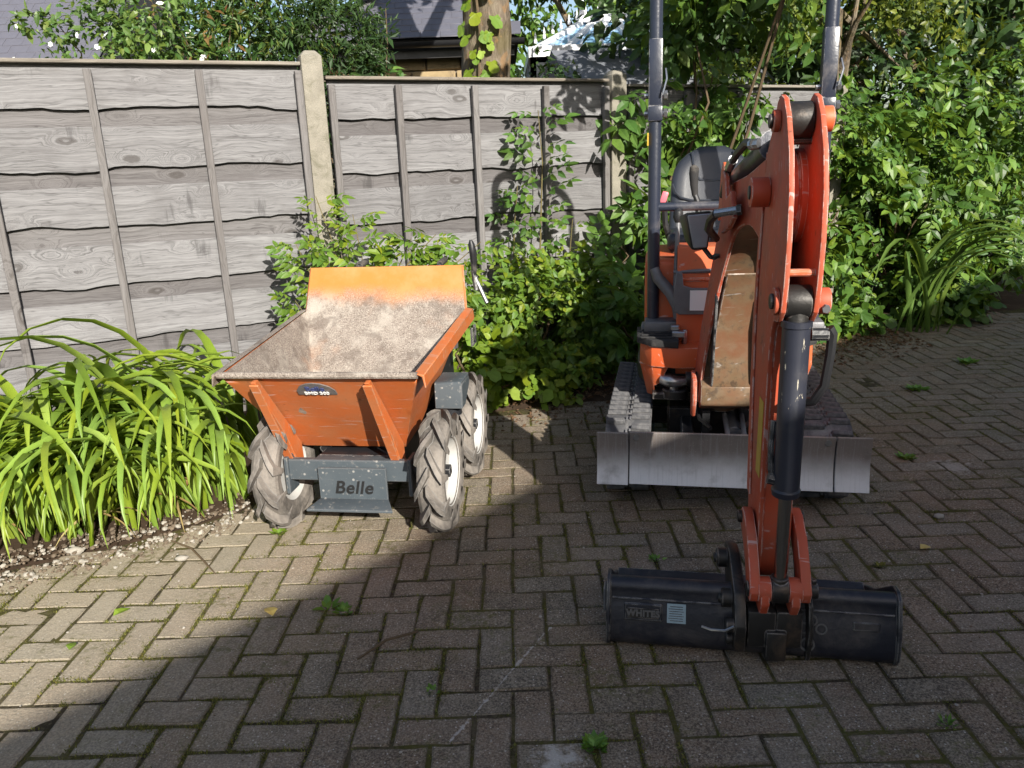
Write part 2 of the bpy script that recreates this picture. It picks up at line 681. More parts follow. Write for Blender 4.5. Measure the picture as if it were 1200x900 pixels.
# ------------------------------------------------------------------ materials
def m_wood(name, light, dark, vertical=False):
    b = N(name)
    co = b.coord('Object')
    off = b.math('MULTIPLY', b.obj_rand(), 37.0)
    cmb = b.n('ShaderNodeCombineXYZ')
    b.set(cmb.inputs[0], off)
    b.set(cmb.inputs[2], b.math('MULTIPLY', off, 1.7))
    p = b.vmath('ADD', co, cmb.outputs[0])
    if vertical:
        p = b.mapping(p, rot=(0, PI / 2, 0))
    sx = b.n('ShaderNodeSeparateXYZ')
    b.set(sx.inputs[0], p)
    x, z = sx.outputs[0], sx.outputs[2]

    def xz(kx, kz, v=z):
        c_ = b.n('ShaderNodeCombineXYZ')
        b.set(c_.inputs[0], b.math('MULTIPLY', x, kx))
        b.set(c_.inputs[1], b.math('MULTIPLY', v, kz))
        return c_.outputs[0]
    wob = b.noise(b.mapping(p, (14, 1, 26)), 1.0, 4, .6)
    kd = b.math('ADD', b.voronoi(xz(3.2, 7.0), 1.0, 'F1', 'Distance', 1.0), b.math('MULTIPLY_ADD', wob, .16, -.08))
    kn = b.math('SUBTRACT', 1.0, b.step(kd, 0.03, 0.40))
    warp = b.noise(b.mapping(p, (2.4, 1, 7)), 1.2, 3, 0.5)
    g = b.math('ADD', b.math('MULTIPLY', z, 9.0), b.math('ADD', b.math('MULTIPLY', warp, 0.9), b.math('MULTIPLY', kn, 1.3)))
    grain = b.noise(xz(.75, 7.5, g), 1.0, 7, 0.72)
    fine = b.noise(b.mapping(p, (5, 5, 330)), 1.0, 4, 0.7)
    gg = b.math('MULTIPLY_ADD', fine, 0.40, b.math('MULTIPLY', grain, 0.62))
    c = b.ramp(gg, [(0.37, dark), (0.50, tuple(a * .62 + d * .38 for a, d in zip(light, dark))), (0.63, light)])
    # growth lines darkening into thin cracks
    line = b.math('ABSOLUTE', b.math('SUBTRACT', b.math('FRACT', b.math('MULTIPLY', b.noise(xz(.9, 2.2, g), 1.0, 4, .6), 7.0)), .5))
    c = b.mix(b.math('MULTIPLY', b.step(line, .10, .0), .55), c, tuple(d * .8 for d in dark))
    # knots: dark ring, paler heart
    kc = b.n('ShaderNodeSeparateColor')
    b.set(kc.inputs[0], b.voronoi(xz(3.2, 7.0), 1.0, 'F1', 'Color', 1.0))
    ring = b.math('MULTIPLY', b.math('MULTIPLY', b.step(kd, .17, .12), b.step(kd, .03, .08)), b.step(kc.outputs[0], .52, .60))
    c = b.mix(b.math('MULTIPLY', ring, .62), c, (0.04, 0.034, 0.03))
    # dents where branches grew: their shadow painted as dark smears across the grain
    vd = b.voronoi(xz(4.2, 3.2), 1.0, 'F1', 'Distance', 1.0)
    sm = b.step(b.math('ADD', vd, b.math('MULTIPLY_ADD', b.noise(b.mapping(p, (40, 1, 5)), 1.0, 4, .65), .6, -.3)), .20, .02)
    c = b.mix(b.math('MULTIPLY', sm, .7), c, tuple(d * .7 for d in dark))
    blot = b.noise(b.mapping(p, (2.2, 2, 4)), 1.7, 5, 0.65)
    c = b.mix(b.math('MULTIPLY', b.step(blot, 0.44, 0.72), 0.5), c, tuple(d * 1.5 for d in dark))
    c = hsv_vary(b, c, b.math('FRACT', b.math('MULTIPLY', b.obj_rand(), 5.3)), 0.01, 0.26, 0.3)
    MAT[name] = b.done(b.principled(c, 0.85, 0, b.bump(gg, 0.5, 0.005), 0.25))


m_wood('fence_wood', (0.245, 0.242, 0.246), (0.078, 0.074, 0.075))
m_wood('fence_wood_dark', (0.165, 0.157, 0.158), (0.062, 0.057, 0.057))  # strip boards: less weathered, and the lap's shade painted into the colour
m_wood('fence_batten', (0.185, 0.175, 0.172), (0.09, 0.082, 0.078), True)
m_wood('fence_cap', (0.27, 0.24, 0.20), (0.10, 0.085, 0.07))
m_plain('concrete_post', (0.31, 0.285, 0.235), 0.9, 0, 0.4, 14, 0.8, 0.2, dirt=(0.11, 0.105, 0.07), dirt_amt=0.6, bscale=140)
m_plain('soil', (0.075, 0.05, 0.034), 0.95, 0, 0.5, 9, 0.9, 0.1, dirt=(0.13, 0.09, 0.06), dirt_amt=.5, bscale=45)
m_plain('bark', (0.19, 0.155, 0.115), 0.95, 0, 0.6, 13, 1.0, 0.1, dirt=(0.07, 0.065, 0.035), dirt_amt=.8, bscale=26)
b = N('bark')
co = b.coord('World')
br1 = b.noise(b.mapping(co, (1, 1, .28)), 16, 7, .7, .5)
br2 = b.noise(co, 6, 5, .6)
c = b.ramp(br1, [(.34, (.045, .035, .026)), (.50, (.15, .12, .09)), (.68, (.27, .23, .17))])
c = b.mix(b.math('MULTIPLY', b.step(br2, .45, .62), .6), c, (.12, .10, .045))
c = b.mix(b.math('MULTIPLY', b.step(b.noise(co, 11, 4), .56, .66), .5), c, (.28, .16, .07))
MAT['bark'] = b.done(b.principled(c, .95, 0, b.bump(br1, 1.0, .03), .1))
m_plain('twig_bark', (0.14, 0.10, 0.06), 0.85, 0, 0.4, 12, 0.3, 0.2)
m_plain('green_stem', (0.16, 0.13, 0.055), 0.6, 0, 0.4, 12, 0.2, 0.3)
m_plain('slate', (0.135, 0.135, 0.165), 0.55, 0, 0.4, 5, 0.4, 0.5, dirt=(0.2, 0.19, 0.19), dirt_amt=.3)
m_plain('slate_under', (0.03, 0.03, 0.035), 0.9)
m_plain('ridge_tile', (0.15, 0.145, 0.15), 0.8, 0, 0.4, 8, 0.4, 0.2)
m_plain('sandstone', (0.40, 0.30, 0.17), 0.9, 0, 0.45, 10, 0.6, 0.2, dirt=(0.13, 0.10, 0.07), dirt_amt=.4)
m_plain('mortar', (0.25, 0.21, 0.16), 0.95)
m_plain('gutter_black', (0.018, 0.018, 0.02), 0.4)
m_plain('gutter_grey', (0.12, 0.14, 0.17), 0.5)
m_plain('white_frame', (0.78, 0.79, 0.80), 0.4, 0, 0.05)
m_plain('roof_felt', (0.17, 0.18, 0.205), 0.75, 0, 0.3, 6, 0.3)
m_plain('render_wall', (0.55, 0.52, 0.46), 0.9, 0, 0.15, 4, 0.4)
m_plain('window_glass', (0.03, 0.035, 0.04), 0.08, 0, 0.1)
m_plain('pebble', (0.46, 0.42, 0.36), 0.8, 0, 0.5, 30, 0.3)
m_plain('soil_crumb', (0.20, 0.15, 0.105), 0.95, 0, 0.6, 40, 0.4)
m_plain('dead_leaf', (0.16, 0.085, 0.04), 0.8, 0, 0.6, 30, 0.2)
m_plain('yellow_leaf', (0.62, 0.46, 0.13), 0.6, 0, 0.3, 40, 0.2)
m_plain('white_petal', (0.82, 0.82, 0.78), 0.6, 0, 0.1)
m_plain('bud_red', (0.30, 0.10, 0.05), 0.6)

b = N('blue_glass')
MAT['blue_glass'] = b.done(b.principled((0.22, 0.42, 0.62), 0.12, 0.0, None, 0.8))

# leaves
m_leaf('lily_leaf', (0.15, 0.24, 0.030), (0.24, 0.35, 0.042), (0.33, 0.42, 0.06), 0.32, 0.42, dv=.4)
m_leaf('elder_leaf', (0.042, 0.10, 0.018), (0.08, 0.16, 0.025), (0.13, 0.21, 0.032), 0.3)
m_leaf('bush_leaf', (0.07, 0.14, 0.018), (0.13, 0.22, 0.024), (0.25, 0.31, 0.035), 0.36)
m_leaf('hedge_leaf', (0.038, 0.092, 0.015), (0.085, 0.165, 0.022), (0.16, 0.24, 0.028), 0.26)
m_leaf('bright_small_leaf', (0.07, 0.11, 0.02), (0.15, 0.19, 0.03), (0.26, 0.28, 0.04), 0.42)
m_leaf('dark_leaf', (0.02, 0.045, 0.014), (0.035, 0.07, 0.02), (0.05, 0.095, 0.025), 0.22)
m_leaf('conifer_leaf', (0.03, 0.075, 0.02), (0.06, 0.12, 0.026), (0.15, 0.17, 0.035), 0.25)
m_leaf('red_tip_leaf', (0.16, 0.07, 0.03), (0.20, 0.12, 0.04), (0.14, 0.15, 0.04), 0.3)
m_leaf('rose_leaf', (0.05, 0.11, 0.024), (0.10, 0.17, 0.035), (0.16, 0.22, 0.045), 0.3)
m_leaf('strap_leaf', (0.08, 0.15, 0.035), (0.12, 0.21, 0.045), (0.17, 0.25, 0.055), 0.3)
m_leaf('ivy_leaf', (0.11, 0.19, 0.02), (0.19, 0.29, 0.03), (0.30, 0.38, 0.05), 0.42)
m_leaf('moss_leaf', (0.055, 0.062, 0.012), (0.12, 0.118, 0.02), (0.19, 0.165, 0.03), 0.15, 0.8)
m_leaf('weed_leaf', (0.08, 0.18, 0.025), (0.13, 0.26, 0.035), (0.19, 0.32, 0.045), 0.3)


def m_paver():
    b = N('paver')
    wp = b.coord('World')
    r = b.math('FRACT', b.math('ADD', b.obj_rand(), b.math('MULTIPLY', b.island(), 5.7)))
    n1 = b.noise(wp, 7, 6, 0.65)
    n2 = b.noise(wp, 70, 5, 0.75)
    c = b.ramp(r, [(0.0, (0.190, 0.122, 0.078)), (0.35, (0.215, 0.150, 0.099)), (0.6, (0.182, 0.138, 0.093)), (0.8, (0.200, 0.176, 0.136)), (1.0, (0.235, 0.166, 0.104))])
    c = b.mix(b.math('MULTIPLY', b.step(n1, 0.4, 0.66), 0.6), c, (0.10, 0.082, 0.062))
    n4 = b.noise(wp, 19, 6, 0.7)
    c = b.mix(b.math('MULTIPLY', b.step(n4, 0.50, 0.64), 0.4), c, (0.27, 0.23, 0.18))
    c = b.mix(b.math('MULTIPLY', b.step(n4, 0.46, 0.34), 0.45), c, (0.085, 0.068, 0.048))
    c = b.mix(b.math('MULTIPLY', b.step(n2, 0.50, 0.66), 0.55), c, (0.26, 0.225, 0.19))
    c = b.mix(b.math('MULTIPLY', b.step(n2, 0.50, 0.36), 0.5), c, (0.075, 0.06, 0.05))
    n3 = b.noise(wp, 170, 4, 0.8)
    c = b.mix(b.math('MULTIPLY', b.step(n3, 0.51, 0.60), 0.75), c, (0.36, 0.30, 0.22))
    c = b.mix(b.math('MULTIPLY', b.step(n3, 0.49, 0.39), 0.8), c, (0.045, 0.036, 0.026))
    # exposed aggregate: pale chips
    vd = b.voronoi(wp, 105, 'F1', 'Distance')
    vc = b.voronoi(wp, 105, 'F1', 'Color')
    sp = b.n('ShaderNodeSeparateColor')
    b.set(sp.inputs[0], vc)
    chip = b.math('MULTIPLY', b.step(vd, 0.30, 0.16), b.step(sp.outputs[0], 0.76, 0.82))
    c = b.mix(b.math('MULTIPLY', chip, 0.75), c, (0.56, 0.52, 0.46))
    # dust, plus sunlit brightness painted in towards the left
    d = b.step(b.noise(wp, 2.3, 5, 0.6), 0.42, 0.72)
    c = b.mix(b.math('MULTIPLY', d, 0.30), c, (0.33, 0.28, 0.23))
    sx = b.n('ShaderNodeSeparateXYZ')
    b.set(sx.inputs[0], wp)
    x, y = sx.outputs[0], sx.outputs[1]
    left = b.step(b.math('MULTIPLY_ADD', x, -1.0, b.math('MULTIPLY', y, 0.35)), 0.9, 2.3)
    c = b.mix(b.math('MULTIPLY', left, 0.5), c, (0.46, 0.40, 0.30))
    # moss creeping from the joints
    mo = b.math('MULTIPLY', b.step(b.noise(wp, 3.1, 6, 0.7), 0.50, 0.66), b.step(b.noise(wp, 40, 4, 0.7), 0.46, 0.6))
    c = b.mix(b.math('MULTIPLY', mo, 0.75), c, (0.10, 0.095, 0.026))
    ed_ = b.edge(0.007)
    c = b.mix(b.math('MULTIPLY', ed_, b.math('MULTIPLY_ADD', n4, .9, .30, clamp=True)), c, (0.062, 0.052, 0.030))
    # lime spill: a streak and a splash
    ax, ay, bx, by = -0.185, 1.635, 0.089, 2.113
    dx, dy = bx - ax, by - ay
    L2 = dx * dx + dy * dy
    px, py = b.math('SUBTRACT', x, ax), b.math('SUBTRACT', y, ay)
    t = b.math('DIVIDE', b.math('ADD', b.math('MULTIPLY', px, dx), b.math('MULTIPLY', py, dy)), L2, clamp=True)
    ex = b.math('SUBTRACT', px, b.math('MULTIPLY', t, dx))
    ey = b.math('SUBTRACT', py, b.math('MULTIPLY', t, dy))
    dist = b.math('SQRT', b.math('ADD', b.math('MULTIPLY', ex, ex), b.math('MULTIPLY', ey, ey)))
    nn = b.noise(wp, 40, 5, 0.7)
    st = b.step(b.math('ADD', dist, b.math('MULTIPLY_ADD', nn, 0.030, -0.0145)), 0.0045, 0.000)
    sp1 = b.vmath('DISTANCE', wp, (0.075, 1.565, 0.0))
    st2 = b.step(b.math('ADD', sp1, b.math('MULTIPLY_ADD', nn, 0.22, -0.10)), 0.075, 0.02)
    sp2 = b.vmath('DISTANCE', wp, (1.93, 3.24, 0.0))
    st3 = b.step(b.math('ADD', sp2, b.math('MULTIPLY_ADD', nn, 0.4, -0.18)), 0.12, 0.04)
    w_ = b.math('MAXIMUM', b.math('MULTIPLY', st, 0.6), b.math('MAXIMUM', b.math('MULTIPLY', st2, 0.65), b.math('MULTIPLY', st3, 0.4)))
    c = b.mix(w_, c, (0.55, 0.52, 0.48))
    h = b.math('ADD', b.math('MULTIPLY', n2, 0.6), b.math('ADD', b.math('MULTIPLY', n3, 0.5), b.math('MULTIPLY', vd, 0.25)))
    MAT['paver'] = b.done(b.principled(c, 0.88, 0, b.bump(h, 0.65, 0.006), 0.3))


m_paver()
b = N('joint_fill')
wp = b.coord('World')
c = b.mix(b.step(b.noise(wp, 3.1, 6, 0.7), 0.40, 0.56), (0.042, 0.033, 0.023), (0.080, 0.074, 0.022))
c = b.mix(b.math('MULTIPLY', b.step(b.noise(wp, 90, 3), 0.45, 0.65), .6), c, (0.12, 0.10, 0.06))
c = b.mix(b.math('MULTIPLY', b.step(b.noise(wp, 5.5, 5, 0.7), 0.50, 0.60), .5), c, (0.11, 0.088, 0.06))
MAT['joint_fill'] = b.done(b.principled(c, 0.95, 0, b.bump(b.noise(wp, 120, 4), 0.9, 0.006), 0.1))
m_plain('ground_earth', (0.06, 0.065, 0.03), 0.95, 0, 0.5, 2, 0.5, 0.1, bscale=20)

# ------------------------------------------------------------------ ground
g = MB()
g.add([(-120, -120, -0.12), (120, -120, -0.12), (120, 140, -0.12), (-120, 140, -0.12)], [(0, 1, 2, 3)])
kind(g.build('ground', 'ground_earth', smooth=0), 'structure')

# paving outline: the soil bed lies beyond it
EDGE = [(-3.6, 1.9), (-2.2, 2.42), (-1.62, 2.70), (-1.15, 3.0), (-0.95, 3.5), (-0.6, 4.15), (0.05, 4.32), (0.62, 4.42), (1.0, 5.0), (1.5, 5.35), (2.3, 5.75), (3.3, 6.2), (5.0, 6.9)]


def edge_y(x):
    for (x0, y0), (x1, y1) in zip(EDGE, EDGE[1:]):
        if x0 <= x <= x1:
            return y0 + (y1 - y0) * (x - x0) / (x1 - x0)
    return EDGE[0][1] if x < EDGE[0][0] else EDGE[-1][1]


pv = MB()
pv.add([(-7, -9, -0.0036), (9, -9, -0.0036), (9, 9, -0.0036), (-7, 9, -0.0036)], [(0, 1, 2, 3)])
paving = kind(pv.build('paving', 'joint_fill', smooth=0), 'structure')

# herringbone bricks, measured lattice
OX, OY, YAW, UN = -0.026, 1.9235, -0.0093, 0.1
cy, sy = math.cos(YAW), math.sin(YAW)
bricks = []
for i in range(-46, 60):
    for j in range(-24, 46):
        v = (i - j) % 4
        if v == 0:
            cx, cyy, hz = i + 1.0, j + 0.5, True
        elif v == 3:
            cx, cyy, hz = i + 0.5, j + 1.0, False
        else:
            continue
        X, Y = OX + UN * (cy * cx - sy * cyy), OY + UN * (sy * cx + cy * cyy)
        if -3.7 < X < 5.0 and 0.1 < Y < edge_y(X) + random.uniform(-.04, .05):
            bricks.append((X, Y, hz))
RB = random.Random(5)


def brick_mesh():
    b = MB()
    L, W, H = 0.1940, 0.0930, 0.05
    ch = 0.003
    n = 4
    prof = []
    for i in range(n + 1):
        prof.append((-L / 2 + L * i / n, -W / 2))
    prof.append((L / 2, 0))
    for i in range(n + 1):
        prof.append((L / 2 - L * i / n, W / 2))
    prof.append((-L / 2, 0))
    lo, hi, top = [], [], []
    for k, (x, y) in enumerate(prof):
        jx, jy = RB.uniform(-.0022, .0022), RB.uniform(-.0022, .0022)
        lo.append((x + jx, y + jy, -H))
        hi.append((x + jx, y + jy, -ch - RB.uniform(0, .001)))
        s = ch + RB.uniform(-.001, .002)
        top.append((x + jx - math.copysign(s, x) if abs(x) > L * .4 else x, y + jy - math.copysign(s, y) if abs(y) > W * .4 else y, RB.uniform(-.0012, .0012)))
    m = len(prof)
    vs = lo + hi + top + [(RB.uniform(-.03, .03), 0, RB.uniform(-.001, .002))]
    fs = []
    for a in range(m):
        c2 = (a + 1) % m
        fs.append((a, c2, m + c2, m + a))
        fs.append((m + a, m + c2, 2 * m + c2, 2 * m + a))
        fs.append((2 * m + a, 2 * m + c2, 3 * m))
    b.add(vs, fs)
    me = b.mesh('brick', smooth=16)
    me.materials.append(MAT['paver'])
    return me


BM = [brick_mesh() for _ in range(7)]
cen = np.array([(x, y, 0) for x, y, _ in bricks])
vis = seen(cen, 0.02)
order = np.argsort(np.where(vis, np.linalg.norm(cen - CAM, axis=1), 1e6))
as_part = set(int(i) for i in order[:300] if vis[i])
rest = bmesh.new()
for k, (x, y, hz) in enumerate(bricks):
    me = RB.choice(BM)
    m = Matrix.Translation((x, y, RB.gauss(0, .0011))) @ Matrix.Rotation(YAW + (0 if hz else PI / 2) + RB.choice((0, PI)) + RB.gauss(0, .016), 4, 'Z') @ Matrix.Diagonal((RB.uniform(.965, 1.0), RB.uniform(.95, 1.01), 1, 1)) @ Matrix.Rotation(RB.gauss(0, .007), 4, 'X') @ Matrix.Rotation(RB.gauss(0, .005), 4, 'Y')
    if k in as_part:
        o = bpy.data.objects.new('brick', me)
        COL.objects.link(o)
        o.parent = paving
        o.matrix_local = m
    else:
        tmp = me.copy()
        tmp.transform(m)
        rest.from_mesh(tmp)
        bpy.data.meshes.remove(tmp)
rm = bpy.data.meshes.new('bricks_beyond')
rest.to_mesh(rm)
rest.free()
o = link('brick_field', rm, 'paver', paving)
o['kind'] = 'stuff'

# soil bed along the fence: uneven sheet
b = MB()
nx, ny = 90, 26
for i in range(nx + 1):
    x = -4.2 + 10.5 * i / nx
    e = edge_y(x)
    for j in range(ny + 1):
        t = j / ny
        y = e - 0.07 + t * 4.5
        z = -0.016 + 0.04 * min(1, t * 14) + 0.02 * fbm((x, y, 0), 4) * min(1, t * 10) + .012 * fbm((x, y, 3), 17) * min(1, t * 10)
        b.add([(x, y, z)], [])
for i in range(nx):
    for j in range(ny):
        a = i * (ny + 1) + j
        b.f.append([a, a + ny + 1, a + ny + 2, a + 1])
kind(b.build('soil_bed', 'soil', smooth=60), 'structure')


# ------------------------------------------------------------------ moss, gravel, litter
def tufts(name, P, size, blades, mat, h=1.0, spread=1.0):
    P = np.asarray(P)
    n = len(P)
    k = n * blades
    base = np.repeat(P, blades, axis=0) + np.c_[rng.normal(size=(k, 2)) * .007 * spread, np.zeros(k)]
    ang = rng.random(k) * 2 * PI
    sz = size * (0.5 + rng.random(k))
    d = np.c_[np.cos(ang), np.sin(ang), np.zeros(k)]
    perp = np.c_[-np.sin(ang), np.cos(ang), np.zeros(k)]
    tip = base + d * sz[:, None] * 0.8 + np.c_[np.zeros((k, 2)), sz * h * (0.4 + rng.random(k))]
    V = np.stack([base - perp * sz[:, None] * .28, base + perp * sz[:, None] * .28, tip], 1).reshape(-1, 3)
    return link(name, raw_mesh(name, V, np.arange(3 * k).reshape(-1, 3)), mat)


joint = []
for x, y, hz in bricks:
    if not (seen(np.array([[x, y, 0]]), .05)[0]):
        continue
    n_ = int(22 * max(.3, min(1.5, 3.0 / y)))
    for _ in range(n_):
        s = RB.choice((-1, 1))
        if RB.random() < .67:
            a, c_ = RB.uniform(-.1, .1), s * .05
        else:
            a, c_ = s * .1, RB.uniform(-.05, .05)
        px, py = (x + a, y + c_) if hz else (x - c_, y + a)
        nv = fbm((px, py, 0), 1.9) + .5 * fbm((px, py, 5), 6)
        left = 0.22 if px < -.2 else 0.0
        if nv + left > 0.10 or RB.random() < .10:
            k_ = 1 + (nv + left > .30) * 2
            for _k in range(k_):
                joint.append((px + RB.gauss(0, .004 * k_), py + RB.gauss(0, .004 * k_), -0.0030))
kind(tufts('moss', joint, .0055, 7, 'moss_leaf', .8, .9), 'stuff')


def ico(r_, seed):
    bm = bmesh.new()
    bmesh.ops.create_icosphere(bm, subdivisions=1, radius=1)
    rr = random.Random(seed)
    for v in bm.verts:
        v.co *= rr.uniform(.75, 1.15)
    V = np.array([v.co[:] for v in bm.verts])
    Fs = np.array([[v.index for v in f.verts] for f in bm.faces])
    bm.free()
    return V * r_, Fs


LT['stone'] = [ico(1, s) for s in range(5)]


def strew(name, P, smin, smax, tk, mat, flat=1.0, upn=1.0):
    P = np.asarray(P)
    n = len(P)
    D = rng.normal(size=(n, 3)) * [1, 1, .15]
    Nn = rng.normal(size=(n, 3)) * .35 + [0, 0, upn]
    sz = smin + (smax - smin) * rng.random(n) ** 2.5
    R = frames(D, Nn)
    R = R * np.array([1, 1, flat])[None, None, :]
    T = LT[tk]
    which = rng.integers(0, len(T), n)
    V, Fs, off = [], [], 0
    for k in range(len(T)):
        sel = np.where(which == k)[0]
        tv, tf = T[k]
        vv = np.einsum('nij,vj->nvi', R[sel] * sz[sel][:, None, None], tv) + P[sel][:, None, :]
        V.append(vv.reshape(-1, 3))
        Fs.append((tf[None] + (np.arange(len(sel)) * len(tv))[:, None, None] + off).reshape(-1, 3))
        off += len(sel) * len(tv)
    return kind(link(name, raw_mesh(name, np.vstack(V), np.vstack(Fs)), mat), 'stuff')


P = []
while len(P) < 520:
    x = random.uniform(-2.4, -.95)
    y = edge_y(x) + random.gauss(-.03, .09) * random.choice((.5, 1.3))
    if y < edge_y(x) - .28:
        continue
    P.append((x, y, .004 if y < edge_y(x) else .022))
strew('white_gravel', P, .003, .014, 'stone', 'pebble', .7)
P = []
while len(P) < 1600:
    x = random.uniform(-2.4, -.95)
    y = edge_y(x) + random.gauss(0, .10)
    if y > edge_y(x) - .2:
        P.append((x, y, .003 if y < edge_y(x) else .02))
strew('soil_crumbs', P, .003, .012, 'stone', 'soil_crumb', .7)
P = [(random.uniform(-3, 3), random.uniform(1, 5.5), .003) for _ in range(900)]
P = [p for p in P if p[1] < edge_y(p[0]) - .05]
strew('grit', P, .0015, .006, 'stone', 'pebble', .6)
P = []
while len(P) < 6000:
    if random.random() < .62:
        x = random.uniform(1.2, 3.0)
        y = edge_y(x) + random.gauss(-.12, .30)
    else:
        x = random.uniform(-.9, 1.0)
        y = edge_y(x) + random.gauss(.12, .22)
    if y < edge_y(x) - .75 or y > edge_y(x) + .8:
        continue
    P.append((x, y, .006 if y < edge_y(x) else .035))
strew('leaf_litter', P, .012, .045, 'simple', 'dead_leaf', 1, .6)
P = [(random.uniform(-3, 3), random.uniform(1.2, 5), .004) for _ in range(260)]
strew('leaf_crumbs', [p for p in P if p[1] < edge_y(p[0])], .005, .014, 'small', 'dead_leaf', 1, 1)


def one_leaf(label, x, y, ln, ang, mat, tk='simple', name='fallen_leaf'):
    me = raw_mesh(name, *LT[tk][1 % len(LT[tk])])
    o = link(name, me, mat)
    o.location = (x, y, .012)
    o.rotation_euler = (.12, .1, ang)
    o.scale = (ln, ln, ln)
    tag(o, label, 'leaf')


one_leaf('curled yellow fallen leaf at the edge of the shadow on the paving', -0.78, 2.215, .075, .5, 'yellow_leaf')
one_leaf('small pale yellow leaf lying on shaded paving right of the digging bucket', 1.40, 2.49, .055, -1.1, 'yellow_leaf')
one_leaf('fresh green leaf lying on sunlit paving in front of the strap leaved plants', -1.30, 2.25, .062, -.5, 'lily_leaf')
one_leaf('small green leaf lying on sunlit paving at the left edge', -1.345, 2.07, .05, .2, 'lily_leaf')
for lab, x, y, r_ in (('largest white stone beside the long leaves at the left edge', -1.66, 2.71, .03), ('flat white stone on the paving edge below the long leaves', -1.23, 2.63, .022), ('white pebble on the shaded paving behind the bucket', 1.60, 2.75, .017)):
    v, f = ico(r_, int(r_ * 1000))
    o = link('stone', raw_mesh('stone', v * np.array([1.3, 1, .6]), f, True), 'pebble')
    o.location = (x, y, r_ * .5)
    tag(o, lab, 'stone')
for lab, pts in (('thin dry curved twig on sunlit paving before the long leaves', [(-1.32, 2.76, .02), (-1.22, 2.70, .014), (-1.12, 2.57, .02), (-1.06, 2.50, .012)]), ('thin dark twig lying in the shade left of centre', [(-.47, 1.97, .012), (-.40, 2.05, .018), (-.31, 2.10, .012)])):
    tw = MB()
    tw.tube(pts, [.003, .0045, .004, .002][:len(pts)], 5)
    tag(tw.build('twig', 'twig_bark'), lab, 'twig')


def weed(x, y, r_, n, lab, tk='simple', mat='weed_leaf', up=.5):
    root = thing('weed', lab, 'weed', (x, y, -.002))
    a = rng.random(n) * 2 * PI
    D = np.c_[np.cos(a), np.sin(a), up + rng.random(n) * .6]
    P_ = np.c_[np.cos(a), np.sin(a), np.zeros(n)] * (rng.random(n) * r_ * .5)[:, None]
    leafage(root, P_, D, np.c_[-np.cos(a) * .3, -np.sin(a) * .3, np.ones(n)], r_ * (.6 + .6 * rng.random(n)) * (.55 if tk != 'simple' else .8), tk, mat, 0)


weed(.165, 1.60, .045, 60, 'bright green weed tuft growing in a joint at the bottom centre', 'small')
weed(-.62, 2.26, .055, 9, 'broad leaved green weed rosette on the shadow edge left of centre')
weed(-.56, 2.24, .05, 26, 'small feathery weed beside the broad leaved rosette', 'small')
weed(.385, 2.40, .05, 55, 'grass tuft in a joint behind the left end of the bucket', 'needle', 'weed_leaf', 1.2)
weed(.48, 2.50, .04, 14, 'small dark weed in a joint behind the grass tuft', 'small')
weed(-.245, 1.83, .03, 16, 'tiny green weed in a joint left of the white streak', 'small')
weed(-.93, 2.83, .045, 30, 'yellow green seedling on paving by the dumper front tyre', 'small', 'ivy_leaf')
weed(1.03, 1.63, .04, 26, 'grass tuft in a joint just below the bucket right end', 'needle', 'weed_leaf', 1.0)
weed(1.22, 2.40, .035, 20, 'mossy weed on paving beside the pale yellow leaf', 'small', 'moss_leaf')
weed(1.78, 3.36, .06, 30, 'green weed in the paving right of the dozer blade', 'small')
weed(2.35, 4.4, .08, 40, 'green weed in the far paving near the hedge', 'small')
weed(2.95, 4.95, .09, 40, 'low weed nearest the hedge at the far right', 'small')


